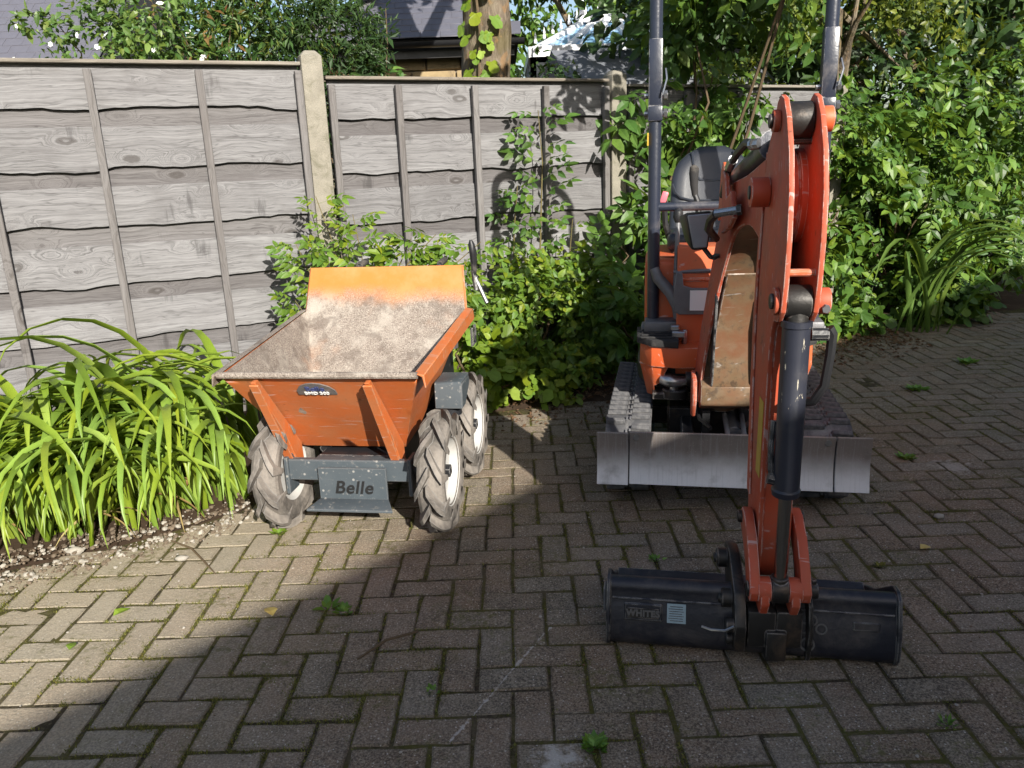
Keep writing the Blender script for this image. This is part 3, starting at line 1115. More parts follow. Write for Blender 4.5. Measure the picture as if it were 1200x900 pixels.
# ------------------------------------------------------------------ fence
def fence_panel(p0, ang, width, ztop, lab, seed, boards=6, pitch=.295, bat=(0, .25, .5, .75, 1)):
    """p0 right-hand... start on plan, local x along the panel, local -y towards the yard"""
    r = random.Random(seed)
    root = thing('timber_fence', lab, 'fence', (p0[0], p0[1], 0), ang, 'weathered timber fence panels')
    H = ztop
    for k in range(boards):
        zt = H - .016 - k * pitch
        for wide in (True, False):
            nx_ = 44
            if wide:
                z1, z0 = zt, zt - pitch * .68
                yt, yb, th = -.010, -.018, .008
            else:
                z1, z0 = zt - pitch * .58, zt - pitch - .03
                yt, yb, th = .012, .004, .010
            ph = r.uniform(0, 100)
            vs = []
            for i in range(nx_ + 1):
                x = .012 + (width - .024) * i / nx_
                wv = .018 * fbm((x * 1.5, ph, 0), 1.0) + .013 * fbm((x * 5, ph, 7), 1.0) + .007 * fbm((x * 17, ph, 2), 1.0)
                knot = .016 * max(0, fbm((x * 3, ph, 19), 1.0) - .25) * 3
                zb = z0 - wv - knot if wide else z0
                zt_ = z1 + .003 * fbm((x * 3, ph, 4), 1.0)
                wy = .004 * fbm((x * 2, ph, 9), 1.0)
                zm = (zt_ + zb) / 2
                ym = (yt + yb) / 2
                vs += [(x, yt + wy, zt_), (x, ym + wy - .002, zm), (x, yb + wy, zb), (x, yb + wy + th, zb + .001), (x, yt + wy + th, zt_)]
            fs = []
            for i in range(nx_):
                a = i * 5
                for q in range(5):
                    q2 = (q + 1) % 5
                    fs.append((a + q, a + q2, a + 5 + q2, a + 5 + q))
            fs += [(0, 1, 2, 3, 4), tuple(nx_ * 5 + q for q in (4, 3, 2, 1, 0))]
            b = MB()
            b.add(vs, fs)
            b.build('board', 'fence_wood' if wide else 'fence_wood_dark', root, smooth=40)
    for k in range(5):
        x = .022 + (width - .044) * bat[k]
        b = MB()
        b.box((x + r.uniform(-.004, .004), -.052, H / 2 - .006), (.038, .034, H - .07), Matrix.Rotation(r.uniform(-.004, .004), 3, 'Y'))
        b.build('batten', 'fence_batten', root, .003, 1)
    b = MB()
    b.box((width / 2, -.012, H - .004), (width, .085, .018))
    b.build('capping_rail', 'fence_cap', root, .003, 1)
    b = MB()
    b.box((width / 2, .012, .03), (width, .045, .20))
    b.build('gravel_board', 'concrete_post', root, .004, 1)
    return root


def concrete_post(x, y, ang, h, lab):
    b = MB()
    b.box((0, 0, h / 2 - .1), (.115, .115, h + .2 - .06))
    b.add([(-.0575, -.0575, h - .03), (.0575, -.0575, h - .03), (.0575, .0575, h - .03), (-.0575, .0575, h - .03), (-.03, -.03, h), (.03, -.03, h), (.03, .03, h), (-.03, .03, h)], [(0, 1, 5, 4), (1, 2, 6, 5), (2, 3, 7, 6), (3, 0, 4, 7), (4, 5, 6, 7)])
    o = b.build('fence_post', 'concrete_post', None, .008, 2)
    o.location = (x, y, 0)
    o.rotation_euler = (0, 0, ang)
    tag(o, lab, 'fence post', 'concrete fence posts')


A1 = 0.4378
A2 = math.radians(23)
fence_panel((-1.10 - 2.07 * math.cos(A2), 4.655 - 2.07 * math.sin(A2)), A2, 2.07, 1.92, 'sunlit grey waney board fence panel left of the first concrete post', 21)
fence_panel((-1.13 - 4.04 * math.cos(A2), 4.64 - 4.04 * math.sin(A2)), A2, 1.83, 1.93, 'leftmost grey fence panel, mostly outside the picture', 24)
fence_panel((-.981, 4.6975), A1, 1.83, 1.849, 'sunlit grey waney board fence panel between the two concrete posts', 22, bat=(0, .215, .484, .75, 1))
c1, s1 = math.cos(A1), math.sin(A1)
P2 = (-.981 + 1.905 * c1, 4.6975 + 1.905 * s1)
fence_panel((P2[0] + .075 * c1, P2[1] + .075 * s1), A1, 1.83, 1.82, 'shaded fence panel behind the excavator seat, overhung by elder leaves', 23)
P3 = (P2[0] + 1.98 * c1, P2[1] + 1.98 * s1)
concrete_post(-1.042, 4.668, A1 - .02, 1.985, 'pale concrete fence post standing tallest above the dumper')
concrete_post(P2[0], P2[1], A1, 1.91, 'leaf shaded concrete fence post left of the excavator roll bar')
concrete_post(P3[0], P3[1], A1, 1.86, 'dim concrete fence post behind the top of the digger arm')
concrete_post(-1.10 - 2.14 * math.cos(A2), 4.655 - 2.14 * math.sin(A2), A2, 1.98, 'concrete fence post at the far left end')

# ------------------------------------------------------------------ machine materials
m_paint('excavator_paint', (0.56, 0.095, 0.024), (0.48, 0.12, 0.045), rough=.55, rust_amt=.4, dirt_amt=.5)
m_paint('arm_paint', (0.46, 0.068, 0.025), (0.36, 0.088, 0.045), rough=.62, rust_amt=.65, dirt_amt=.7, edge=(0.66, 0.56, 0.5))
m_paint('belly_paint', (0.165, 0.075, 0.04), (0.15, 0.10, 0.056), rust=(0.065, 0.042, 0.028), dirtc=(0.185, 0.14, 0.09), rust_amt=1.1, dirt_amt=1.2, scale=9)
m_paint('dumper_paint', (0.50, 0.125, 0.030), (0.44, 0.15, 0.055), rust=(0.17, 0.06, 0.025), dirtc=(0.30, 0.22, 0.15), rough=.5, rust_amt=.55, dirt_amt=.5, edge=(0.35, 0.22, 0.14))
m_plain('black_steel', (0.022, 0.023, 0.027), 0.42, 0.0, 0.4, 8, 0.25, 0.5, dirt=(0.16, 0.14, 0.12), dirt_amt=.35, edge=(.3, .29, .28))
m_plain('navy_steel', (0.026, 0.032, 0.052), 0.33, 0.0, 0.4, 6, 0.2, 0.6, dirt=(0.13, 0.12, 0.12), dirt_amt=.45, edge=(.33, .32, .32))
m_plain('bucket_steel', (0.020, 0.022, 0.032), 0.40, 0.2, 0.4, 5, 0.35, 0.5, dirt=(0.115, 0.10, 0.09), dirt_amt=.75, edge=(.25, .24, .22))
m_plain('greasy_steel', (0.05, 0.047, 0.044), 0.5, 0.6, 0.5, 10, 0.35, 0.5, dirt=(0.14, 0.10, 0.07), dirt_amt=.5, edge=(.3, .27, .25))
m_plain('grey_steel', (0.20, 0.20, 0.21), 0.55, 0.3, 0.5, 9, 0.3, 0.5, dirt=(0.10, 0.09, 0.08), dirt_amt=.6)
m_plain('bright_steel', (0.55, 0.55, 0.56), 0.3, 0.9, 0.3, 14, 0.2, 0.5, dirt=(0.2, 0.17, 0.14), dirt_amt=.4)
m_plain('chrome', (0.42, 0.40, 0.38), 0.22, 1.0, 0.2, 5, 0.05)
m_plain('rubber', (0.035, 0.034, 0.034), 0.85, 0, 0.3, 10, 0.4, 0.3, dirt=(0.16, 0.14, 0.12), dirt_amt=.6)
m_plain('tyre_rubber', (0.05, 0.047, 0.045), 0.9, 0, 0.3, 9, 0.5, 0.2, dirt=(0.31, 0.275, 0.24), dirt_amt=1.6, edge=(.2, .19, .18))
m_plain('track_rubber', (0.085, 0.085, 0.09), 0.8, 0, 0.4, 12, 0.5, 0.3, dirt=(0.26, 0.25, 0.24), dirt_amt=.9)
m_plain('seat_vinyl', (0.03, 0.034, 0.044), 0.30, 0, 0.3, 12, 0.1, 0.5, dirt=(0.06, 0.06, 0.06), dirt_amt=.3, bscale=300)
m_plain('black_plastic', (0.018, 0.018, 0.02), 0.45, 0, 0.3, 12, 0.1, 0.5, dirt=(0.1, 0.09, 0.08), dirt_amt=.25)
m_plain('rim_white', (0.46, 0.45, 0.43), 0.5, 0, 0.12, 9, 0.15, 0.4, dirt=(0.35, 0.31, 0.26), dirt_amt=.45)
m_plain('sticker_white', (0.80, 0.80, 0.78), 0.5, 0, 0.06)
m_plain('sticker_blue', (0.30, 0.40, 0.45), 0.5, 0, 0.2, 20)
m_plain('sticker_yellow', (0.55, 0.36, 0.03), 0.5, 0, 0.3, 20)
m_plain('black_print', (0.012, 0.012, 0.013), 0.5, 0, 0.05)
m_plain('pink_plastic', (0.75, 0.16, 0.20), 0.4, 0, 0.1)
m_plain('lens', (0.35, 0.36, 0.38), 0.12, 0, 0.2, 30, 0.3, 0.8)
m_plain('badge_grey', (0.16, 0.15, 0.15), 0.5, 0, 0.4, 30, .1, .5, dirt=(.3, .2, .15), dirt_amt=.5)
m_plain('badge_blue', (0.06, 0.08, 0.22), 0.5, 0, 0.3, 30)
b = N('belle_plate')
co = b.coord('Object')
n1 = b.noise(co, 9, 5, .65)
c = b.mix(n1, (0.045, 0.060, 0.072), (0.085, 0.10, 0.112))
sv, scl = b.voronoi(co, 34, 'F1', 'Distance'), b.n('ShaderNodeSeparateColor')
b.set(scl.inputs[0], b.voronoi(co, 34, 'F1', 'Color'))
c = b.mix(b.math('MULTIPLY', b.math('MULTIPLY', b.step(sv, .22, .10), b.step(scl.outputs[0], .5, .6)), .8), c, (0.34, 0.33, 0.31))
c = b.mix(b.math('MULTIPLY', b.step(b.noise(co, 55, 4, .7), .58, .66), .5), c, (0.25, 0.24, 0.22))
c = b.mix(b.math('MULTIPLY', b.edge(.004), .5), c, (0.2, 0.19, 0.18))
MAT['belle_plate'] = b.done(b.principled(c, b.math('MULTIPLY_ADD', n1, .3, .4), .1, b.bump(n1, .15, .003), .5))


def m_blade():
    b = N('blade_steel')
    co = b.coord('Object')
    str_ = b.noise(b.mapping(co, (60, 4, 3)), 2.0, 4, .6)
    n1 = b.noise(co, 6, 6, .65)
    sx = b.n('ShaderNodeSeparateXYZ')
    b.set(sx.inputs[0], co)
    low = b.step(b.math('MULTIPLY_ADD', n1, .10, b.math('SUBTRACT', sx.outputs[2], .05)), .30, .165)          # scoured towards the cutting edge
    c = b.mix(low, (0.22, 0.19, 0.175), (0.62, 0.615, 0.63))
    c = b.mix(b.math('MULTIPLY', b.step(n1, .5, .7), .5), c, (0.11, 0.095, 0.085))
    c = b.mix(b.math('MULTIPLY', b.step(str_, .5, .68), .35), c, (0.36, 0.36, 0.37))
    sp = b.voronoi(co, 120, 'F1', 'Distance')
    c = b.mix(b.math('MULTIPLY', b.step(sp, .22, .1), .4), c, (0.45, .44, .42))
    MAT['blade_steel'] = b.done(b.principled(c, b.math('MULTIPLY_ADD', n1, .3, .36), .2, b.bump(str_, .15, .003), .5))


m_blade()
m_plain('text_steel', (0.14, 0.135, 0.13), 0.5, 0.2, 0.3, 40, 0.2)
b = N('barrel_paint')
co = b.coord('Object')
n1 = b.noise(co, 8, 5, .6)
ch = b.noise(b.mapping(co, (55, 55, 13)), 1.0, 5, .7, .4)
c = b.mix(n1, (0.016, 0.018, 0.03), (0.028, 0.03, 0.042))
c = b.mix(b.math('MULTIPLY', b.step(b.noise(co, 5, 7, .7), .52, .75), .6), c, (0.10, 0.09, 0.085))
c = b.mix(b.step(ch, .655, .68), c, (0.42, 0.38, 0.30))
MAT['barrel_paint'] = b.done(b.principled(c, b.math('MULTIPLY_ADD', n1, .3, .3), 0, b.bump(ch, .2, .003), .5))


def m_skip():
    b = N('skip_paint')
    co = b.coord('Object')
    n1 = b.noise(co, 5, 6, .65)
    n2 = b.noise(co, 190, 4, .72)
    sx = b.n('ShaderNodeSeparateXYZ')
    b.set(sx.inputs[0], co)
    y, z = sx.outputs[1], sx.outputs[2]
    top = b.step(b.math('MULTIPLY_ADD', n1, .16, b.math('SUBTRACT', z, .08)), .745, .85)   # clean paint only near the top of the back
    paint = b.mix(b.step(n1, .4, .7), (0.52, 0.175, 0.036), (0.50, 0.225, 0.082))
    pit = b.step(b.noise(co, 38, 6, .75), .69, .74)
    paint = b.mix(b.math('MULTIPLY', pit, .8), paint, (0.14, 0.07, 0.035))
    conc = b.ramp(n2, [(.32, (.075, .06, .05)), (.46, (.21, .175, .148)), (.58, (.31, .265, .225)), (.74, (.50, .46, .41))])
    conc = b.mix(b.math('MULTIPLY', b.step(b.noise(co, 7, 6, .7), .48, .66), .75), conc, (.40, .36, .31))
    conc = b.mix(b.math('MULTIPLY', b.step(b.noise(co, 11, 6, .7), .50, .36), .6), conc, (.12, .095, .08))
    rst = b.step(b.noise(co, 4.2, 5, .6), .56, .74)
    conc = b.mix(b.math('MULTIPLY', rst, .35), conc, (.36, .16, .07))
    c = b.mix(top, conc, paint)
    MAT['skip_inside'] = b.done(b.principled(c, b.math('MULTIPLY_ADD', top, -.35, .9), 0, b.bump(n2, b.math('MULTIPLY_ADD', top, -.5, .6), .006), .3))


m_skip()

# ------------------------------------------------------------------ mini dumper
dump = thing('mini_dumper', 'small orange four wheeled mini dumper with a dusty skip parked by the fence', 'mini dumper', (-0.632, 2.895, 0), -math.radians(8.5))


def quadset(b, *quads):
    for q in quads:
        b.add(q, [tuple(range(len(q)))])


# tub corners: lip (front), bottom, rear crease, rear top
cx = -.03
FL_, FR_ = (cx - .330, -.235, .675), (cx + .372, -.235, .675)
BL, BR = (cx - .215, .10, .30), (cx + .215, .10, .30)
BL2, BR2 = (cx - .215, .30, .31), (cx + .215, .30, .31)
CL, CR = (cx - .372, .66, .735), (cx + .372, .66, .735)
TL, TR = (cx - .352, .72, .925), (cx + .352, .72, .925)


def grid_face(b, quad, n, m, amp=.004, sd=0):
    """bilinear patch with slight dents"""
    a, b_, c, d = [Vector(q) for q in quad]
    nrm = (b_ - a).cross(d - a).normalized()
    vs = []
    for i in range(n + 1):
        for j in range(m + 1):
            u, v_ = i / n, j / m
            p = (a.lerp(b_, u)).lerp(d.lerp(c, u), v_)
            e = min(1, 6 * min(u, 1 - u)) * min(1, 6 * min(v_, 1 - v_))
            vs.append(p + nrm * amp * e * (fbm(p + Vector((sd, 0, 0)), 5) + .5 * fbm(p + Vector((sd, 3, 0)), 13)))
    fs = [(i * (m + 1) + j, (i + 1) * (m + 1) + j, (i + 1) * (m + 1) + j + 1, i * (m + 1) + j + 1) for i in range(n) for j in range(m)]
    b.add(vs, fs)


inn = MB()
grid_face(inn, (FL_, FR_, BR, BL), 14, 8, .006, 1)
grid_face(inn, (BL, BR, BR2, BL2), 8, 4, .003, 2)
grid_face(inn, (BL2, BR2, CR, CL), 16, 12, .008, 3)
grid_face(inn, (CL, CR, TR, TL), 16, 6, .005, 4)
grid_face(inn, (FL_, BL, BL2, CL), 10, 10, .005, 5)
grid_face(inn, (FR_, CR, BR2, BR), 10, 10, .005, 6)
tub = inn.build('skip_lining', 'skip_inside', dump, smooth=40, recalc=False)


def off(p, dx=0, dy=0, dz=0):
    return (p[0] + dx, p[1] + dy, p[2] + dz)


out = MB()
e = .008
oFL, oFR, oBL, oBR = off(FL_, -e, -e), off(FR_, e, -e), off(BL, -e, -e, -e), off(BR, e, -e, -e)
oBL2, oBR2, oCL, oCR = off(BL2, -e, e, -e), off(BR2, e, e, -e), off(CL, -e, e, -.004), off(CR, e, e, -.004)
oTL, oTR = off(TL, -e, e, 0), off(TR, e, e, 0)
grid_face(out, (oFL, oBL, oBR, oFR), 8, 14, .006, 1)
grid_face(out, (oBL, oBL2, oBR2, oBR), 2, 4, 0)
grid_face(out, (oBL2, oCL, oCR, oBR2), 8, 8, .004, 3)
grid_face(out, (oCL, oTL, oTR, oCR), 4, 8, .004, 4)
grid_face(out, (oFL, oCL, oBL2, oBL), 8, 6, .004, 5)
grid_face(out, (oFR, oBR, oBR2, oCR), 6, 8, .004, 6)
# closing strips between lining and shell at the rim
quadset(out, (oFL, oFR, FR_, FL_), (oFR, oCR, CR, FR_), (oCR, oTR, TR, CR), (oTR, oTL, TL, TR), (oTL, oCL, CL, TL), (oCL, oFL, FL_, CL))
skip = out.build('skip', 'dumper_paint', dump, smooth=30, recalc=False)
# rims
b = MB()
b.tube([off(FL_, -.012, -.010, .0), off(FR_, .010, -.010, .0)], .0125, 10)
b.build('front_lip', 'skip_inside', skip)
for s, a, c_, nm in ((1, FR_, CR, 'side_rim'), (-1, FL_, CL, 'side_rim')):
    b = MB()
    a2, c2 = off(a, s * .012, -.012, .006), off(c_, s * .012, .01, .006)
    b.add([a2, c2, off(c2, s * .022, 0, -.004), off(a2, s * .022, 0, -.004), off(a2, s * .026, 0, -.05), off(c2, s * .026, 0, -.05), off(a2, -s * .014, 0, .001), off(c2, -s * .014, 0, .001), off(a2, s * .021, 0, -.05), off(c2, s * .021, 0, -.05), off(a2, s * .014, 0, -.012), off(c2, s * .014, 0, -.012)],
          [(6, 7, 1, 0), (0, 1, 2, 3), (3, 2, 5, 4), (4, 5, 9, 8), (8, 9, 11, 10), (10, 11, 7, 6), (6, 0, 3, 4, 8, 10), (7, 11, 9, 5, 2, 1)])
    b.build(nm, 'dumper_paint' if s > 0 else 'skip_inside', skip, .002, 1)
# front ribs: flat bars standing on edge
for s in (-1, 1):
    x0, x1 = cx + s * .205 + .005, cx + s * .212
    b = MB()
    t = .009
    prof = [(-.262, .655), (-.235, .660), (.085, .315), (.10, .20), (.035, .185), (.02, .27), (-.05, .385)]
    vs = []
    for q in (-t, t):
        for (y_, z_) in prof:
            k = (z_ - .2) / .46
            vs.append((x1 + (x0 - x1) * k + q + s * .0, y_ - .012, z_))
    n = len(prof)
    b.add(vs, [tuple(range(n))[::-1], tuple(range(n, 2 * n))] + [(i, (i + 1) % n, n + (i + 1) % n, n + i) for i in range(n)])
    # flange on the rib's front edge
    b.beam((x0, -.268, .645), (x1 + s * .002, .018, .205), .034, .008, (0, -1, -.5))
    b.build('rib', 'dumper_paint', skip, .002, 1)
# badge on the skip front (plane of the front face)
fo, fx, fy = Vector(off(FL_, -e, -e)).lerp(Vector(oFR), .5), Vector((1, 0, 0)), (Vector(FL_) - Vector(BL))
fy.x = 0
fy.normalize()
fn = fx.cross(fy)


def on_front(u, v_, d=.004):
    return fo + fx * u + fy * v_ + fn * d


b = MB()
dome = [(-.072, -.118), (.072, -.118), (.072, -.092), (.055, -.066), (.028, -.05), (0, -.045), (-.028, -.05), (-.055, -.066), (-.072, -.092)]
b.add([on_front(u - .03, v_, .006) for u, v_ in dome] + [on_front(u - .03, v_, .002) for u, v_ in dome], [tuple(range(9)), tuple(range(9, 18))[::-1]] + [(i, (i + 1) % 9, 9 + (i + 1) % 9, 9 + i) for i in range(9)])
badge = b.build('badge', 'badge_grey', skip)


def put_text(body, size, origin, ux, uy, mat, parent, name='lettering', **kw):
    me = text_mesh(body, size, **kw)
    ux, uy = Vector(ux).normalized(), Vector(uy).normalized()
    uz = ux.cross(uy)
    m = Matrix((ux, uy, uz)).transposed().to_4x4()
    m.translation = Vector(origin)
    me.transform(m)
    return link(name, me, mat, parent)


put_text('Belle', .036, on_front(-.03, -.078, .0085), fx, fy, 'badge_blue', badge, extrude=.001, offset=.001)
put_text('BMD 300', .024, on_front(-.03, -.106, .0085), fx, fy, 'sticker_white', badge, extrude=.001, offset=.0006)
# sticker on the right side of the skip
b = MB()
b.box((cx + .392, .34, .655), (.004, .07, .045), Matrix.Rotation(-.12, 3, 'X'))
b.build('side_label', 'badge_grey', skip)

# chassis: front plate with the maker's name
b = MB()
b.prism([(-.115, .262), (.155, .262), (.155, .135), (-.115, .135)], -.072, -.060, 'XZY')
plate = b.build('name_plate', 'belle_plate', dump, .002, 1)
put_text('Belle', .072, (.022, -.0737, .182), (1, 0, 0), (0, 0, 1), 'black_print', plate, extrude=.0012, shear=.22, offset=.0013, spacing=1.08)
b = MB()
b.add([(-.115, -.072, .137), (.155, -.072, .137), (.190, -.135, .118), (-.150, -.135, .118), (-.115, -.060, .134), (.155, -.060, .134), (.190, -.135, .108), (-.150, -.135, .108)], [(0, 1, 2, 3), (4, 7, 6, 5), (3, 2, 6, 7), (0, 3, 7, 4), (1, 5, 6, 2), (0, 4, 5, 1)])
b.build('lower_lip', 'belle_plate', plate, .002, 1)
b = MB()
b.box((0, -.035, .243), (.50, .03, .085))
b.box((0, .0, .25), (.3, .06, .05))
b.build('front_beam', 'belle_plate', dump, .004, 1)
for s in (-1, 1):
    b = MB()
    b.box((s * .245, -.02, .222), (.016, .09, .15))
    b.build('beam_end', 'belle_plate', dump, .003, 1)
b = MB()
b.box((0, .36, .215), (.30, .66, .12))
b.box((0, .80, .40), (.42, .30, .36))
b.cyl((-.27, 0, .231), (.34, 0, .231), .035, 12)
b.cyl((-.27, .56, .231), (.34, .56, .231), .035, 12)
b.build('chassis', 'black_steel', dump, .006, 1)
b = MB()
b.box((0, .84, .60), (.38, .24, .10))
b.build('engine_cover', 'belle_plate', dump, .01, 2)


# wheels
def tyre_mesh():
    b = MB()
    Rw, W = .200, .044
    prof = [(.115, -W * .8), (.135, -W * 1.02), (.160, -W * 1.08), (.178, -W * .98), (.186, -W * .7), (.188, 0), (.186, W * .7), (.178, W * .98), (.165, W * 1.08), (.135, W * 1.02), (.115, W * .8)]
    b.lathe(prof, (0, 0, 0), (1, 0, 0), 40)
    # chevron lugs
    n = 10
    for k in range(n):
        for s in (-1, 1):
            a0 = 2 * PI * (k + (.5 if s > 0 else 0)) / n
            pts = []
            for t in range(6):
                x = s * (-.004 + (W + .008) * t / 5)
                a = a0 + .46 * t / 5
                r0 = .190 - .014 * max(0, (t - 3) / 2) ** 1.5
                pts.append((x, a, r0))
            vs, fs = [], []
            for (x, a, r0) in pts:
                for dr, da in ((-.012, -.098), (.026, -.074), (.026, .074), (-.012, .098)):
                    vs.append((x, math.cos(a + da) * (r0 + dr), math.sin(a + da) * (r0 + dr)))
            for t in range(5):
                for q in range(3):
                    i = t * 4 + q
                    fs.append((i, i + 1, i + 5, i + 4))
            fs += [(0, 3, 2, 1), (20, 21, 22, 23)]
            # shoulder run-down of the lug onto the sidewall
            x, a, r0 = pts[-1]
            i = len(vs)
            for dr, da, xx in ((-.045, -.06, s * .006), (-.045, .06, s * .006)):
                vs.append((x + xx, math.cos(a + da) * (r0 + dr), math.sin(a + da) * (r0 + dr)))
            fs += [(21, i, i + 1, 22), (20, i, 21), (23, 22, i + 1)]
            b.add(vs, fs)
    return b.mesh('tyre', smooth=18)


def rim_mesh(side):
    b = MB()
    s = side
    prof = [(.118, s * .030), (.127, s * .038), (.122, s * .040), (.113, s * .030), (.104, s * .006), (.062, -s * .004), (.036, s * .000), (.030, s * .010), (.0, s * .010)]
    b.lathe(prof, (0, 0, 0), (1, 0, 0), 36)
    b.lathe([(.118, -s * .030), (.126, -s * .036), (.112, -s * .028), (.10, -s * .01), (0.0, -s * .01)], (0, 0, 0), (1, 0, 0), 36)
    return b.mesh('rim', smooth=35, recalc=False)


def hub_mesh(side):
    b = MB()
    b.box((side * .020, 0, 0), (.030, .034, .034))
    for k in range(4):
        a = PI / 4 + k * PI / 2
        b.cyl((-side * .006, math.cos(a) * .046, math.sin(a) * .046), (side * .008, math.cos(a) * .046, math.sin(a) * .046), .006, 6)
    return b.mesh('hub', .004, 2)


tm = tyre_mesh()
tm.materials.append(MAT['tyre_rubber'])
rms = {s: rim_mesh(s) for s in (-1, 1)}
hms = {s: hub_mesh(s) for s in (-1, 1)}
for yy in (0.0, .56):
    for s in (-1, 1):
        t_ = bpy.data.objects.new('wheel', tm)
        COL.objects.link(t_)
        t_.parent = dump
        t_.location = (.037 + s * .316, yy, .231)
        t_.scale = (1.08, 1.09, 1.09)
        t_.rotation_euler = (random.uniform(0, .4), 0, 0)
        link('rim', rms[s], 'rim_white', t_)
        link('hub', hms[s], 'black_steel', t_)
# box in front of the rear wheel
b = MB()
b.prism([(.235, .405), (.24, .505), (.25, .515), (.40, .515), (.40, .50), (.262, .50), (.255, .49), (.25, .405)], .285, .395, 'YZX')
b.prism([(.24, .405), (.25, .505), (.40, .50), (.40, .47), (.30, .405)], .390, .397, 'YZX')
b.build('mudguard', 'belle_plate', dump, .002, 1)
b = MB()
b.cyl((.335, .30, .36), (.335, .30, .41), .045, 18)
b.box((.335, .30, .33), (.05, .05, .10))
b.build('bracket', 'black_steel', dump, .003, 1)
# operator handles behind the skip
for s in (-1, 1):
    b = MB()
    x = cx + s * .20
    b.tube([(x - s * .02, .80, .50), (x, .86, .80), (x, .93, .90), (x, .99, .905)], .011, 10)
    h_ = b.build('handlebar', 'black_steel', dump)
    b = MB()
    b.tube([(x, .955, .905), (x, 1.06, .91)], .016, 10)
    b.build('grip', 'rubber', h_)
x = cx + .392
b = MB()
b.tube([(x, .80, .84), (x + .002, .80, .90), (x + .004, .79, .965), (x - .002, .785, 1.01), (x - .004, .785, 1.03)], [.010, .013, .017, .015, .006], 10)
lv = b.build('tipping_lever', 'black_plastic', dump)
b = MB()
b.tube([(x + .005, .80, .86), (x + .03, .80, .80), (x + .055, .80, .74)], .010, 8)
b.tube([(x - .002, .80, .89), (x + .008, .80, .80)], .012, 8)
b.build('lever_link', 'bright_steel', lv)
b = MB()
b.tube([(x + .012, .62, .66), (x + .012, .62, .58), (x + .012, .69, .58), (x + .012, .69, .66)], .007, 6)
b.build('grab_loop', 'black_steel', dump)
b = MB()
b.cyl((cx + .2, .55, .45), (cx + .12, .12, .27), .025, 12)
b.cyl((cx - .2, .55, .45), (cx - .12, .12, .27), .025, 12)
b.build('tipping_ram', 'black_steel', dump)

# ------------------------------------------------------------------ mini excavator: local x across, local -y towards the camera
YAWX = math.radians(11.5)
ex = thing('mini_excavator', 'orange mini excavator on rubber tracks with its arm reaching down in front', 'mini excavator', (0.8, 2.76, 0), -YAWX)


# tracks
def stadium(r, y0, y1, zc, n=14):
    pts = []
    for i in range(n + 1):
        a = -PI / 2 - PI * i / n
        pts.append((y0 + r * math.cos(a), zc + r * math.sin(a)))
    for i in range(n + 1):
        a = PI / 2 - PI * i / n
        pts.append((y1 + r * math.cos(a), zc + r * math.sin(a)))
    return pts


def along(r, y0, y1, zc, s):
    """point and outward direction at arc length s round the belt"""
    L = y1 - y0
    per = 2 * L + 2 * PI * r
    s %= per
    if s < L:
        return (y0 + s, zc + r), 0.0
    s -= L
    if s < PI * r:
        a = PI / 2 - s / r
        return (y1 + r * math.cos(a), zc + r * math.sin(a)), -s / r
    s -= PI * r
    if s < L:
        return (y1 - s, zc - r), PI
    s -= L
    a = -PI / 2 - s / r
    return (y0 + r * math.cos(a), zc + r * math.sin(a)), -PI - s / r


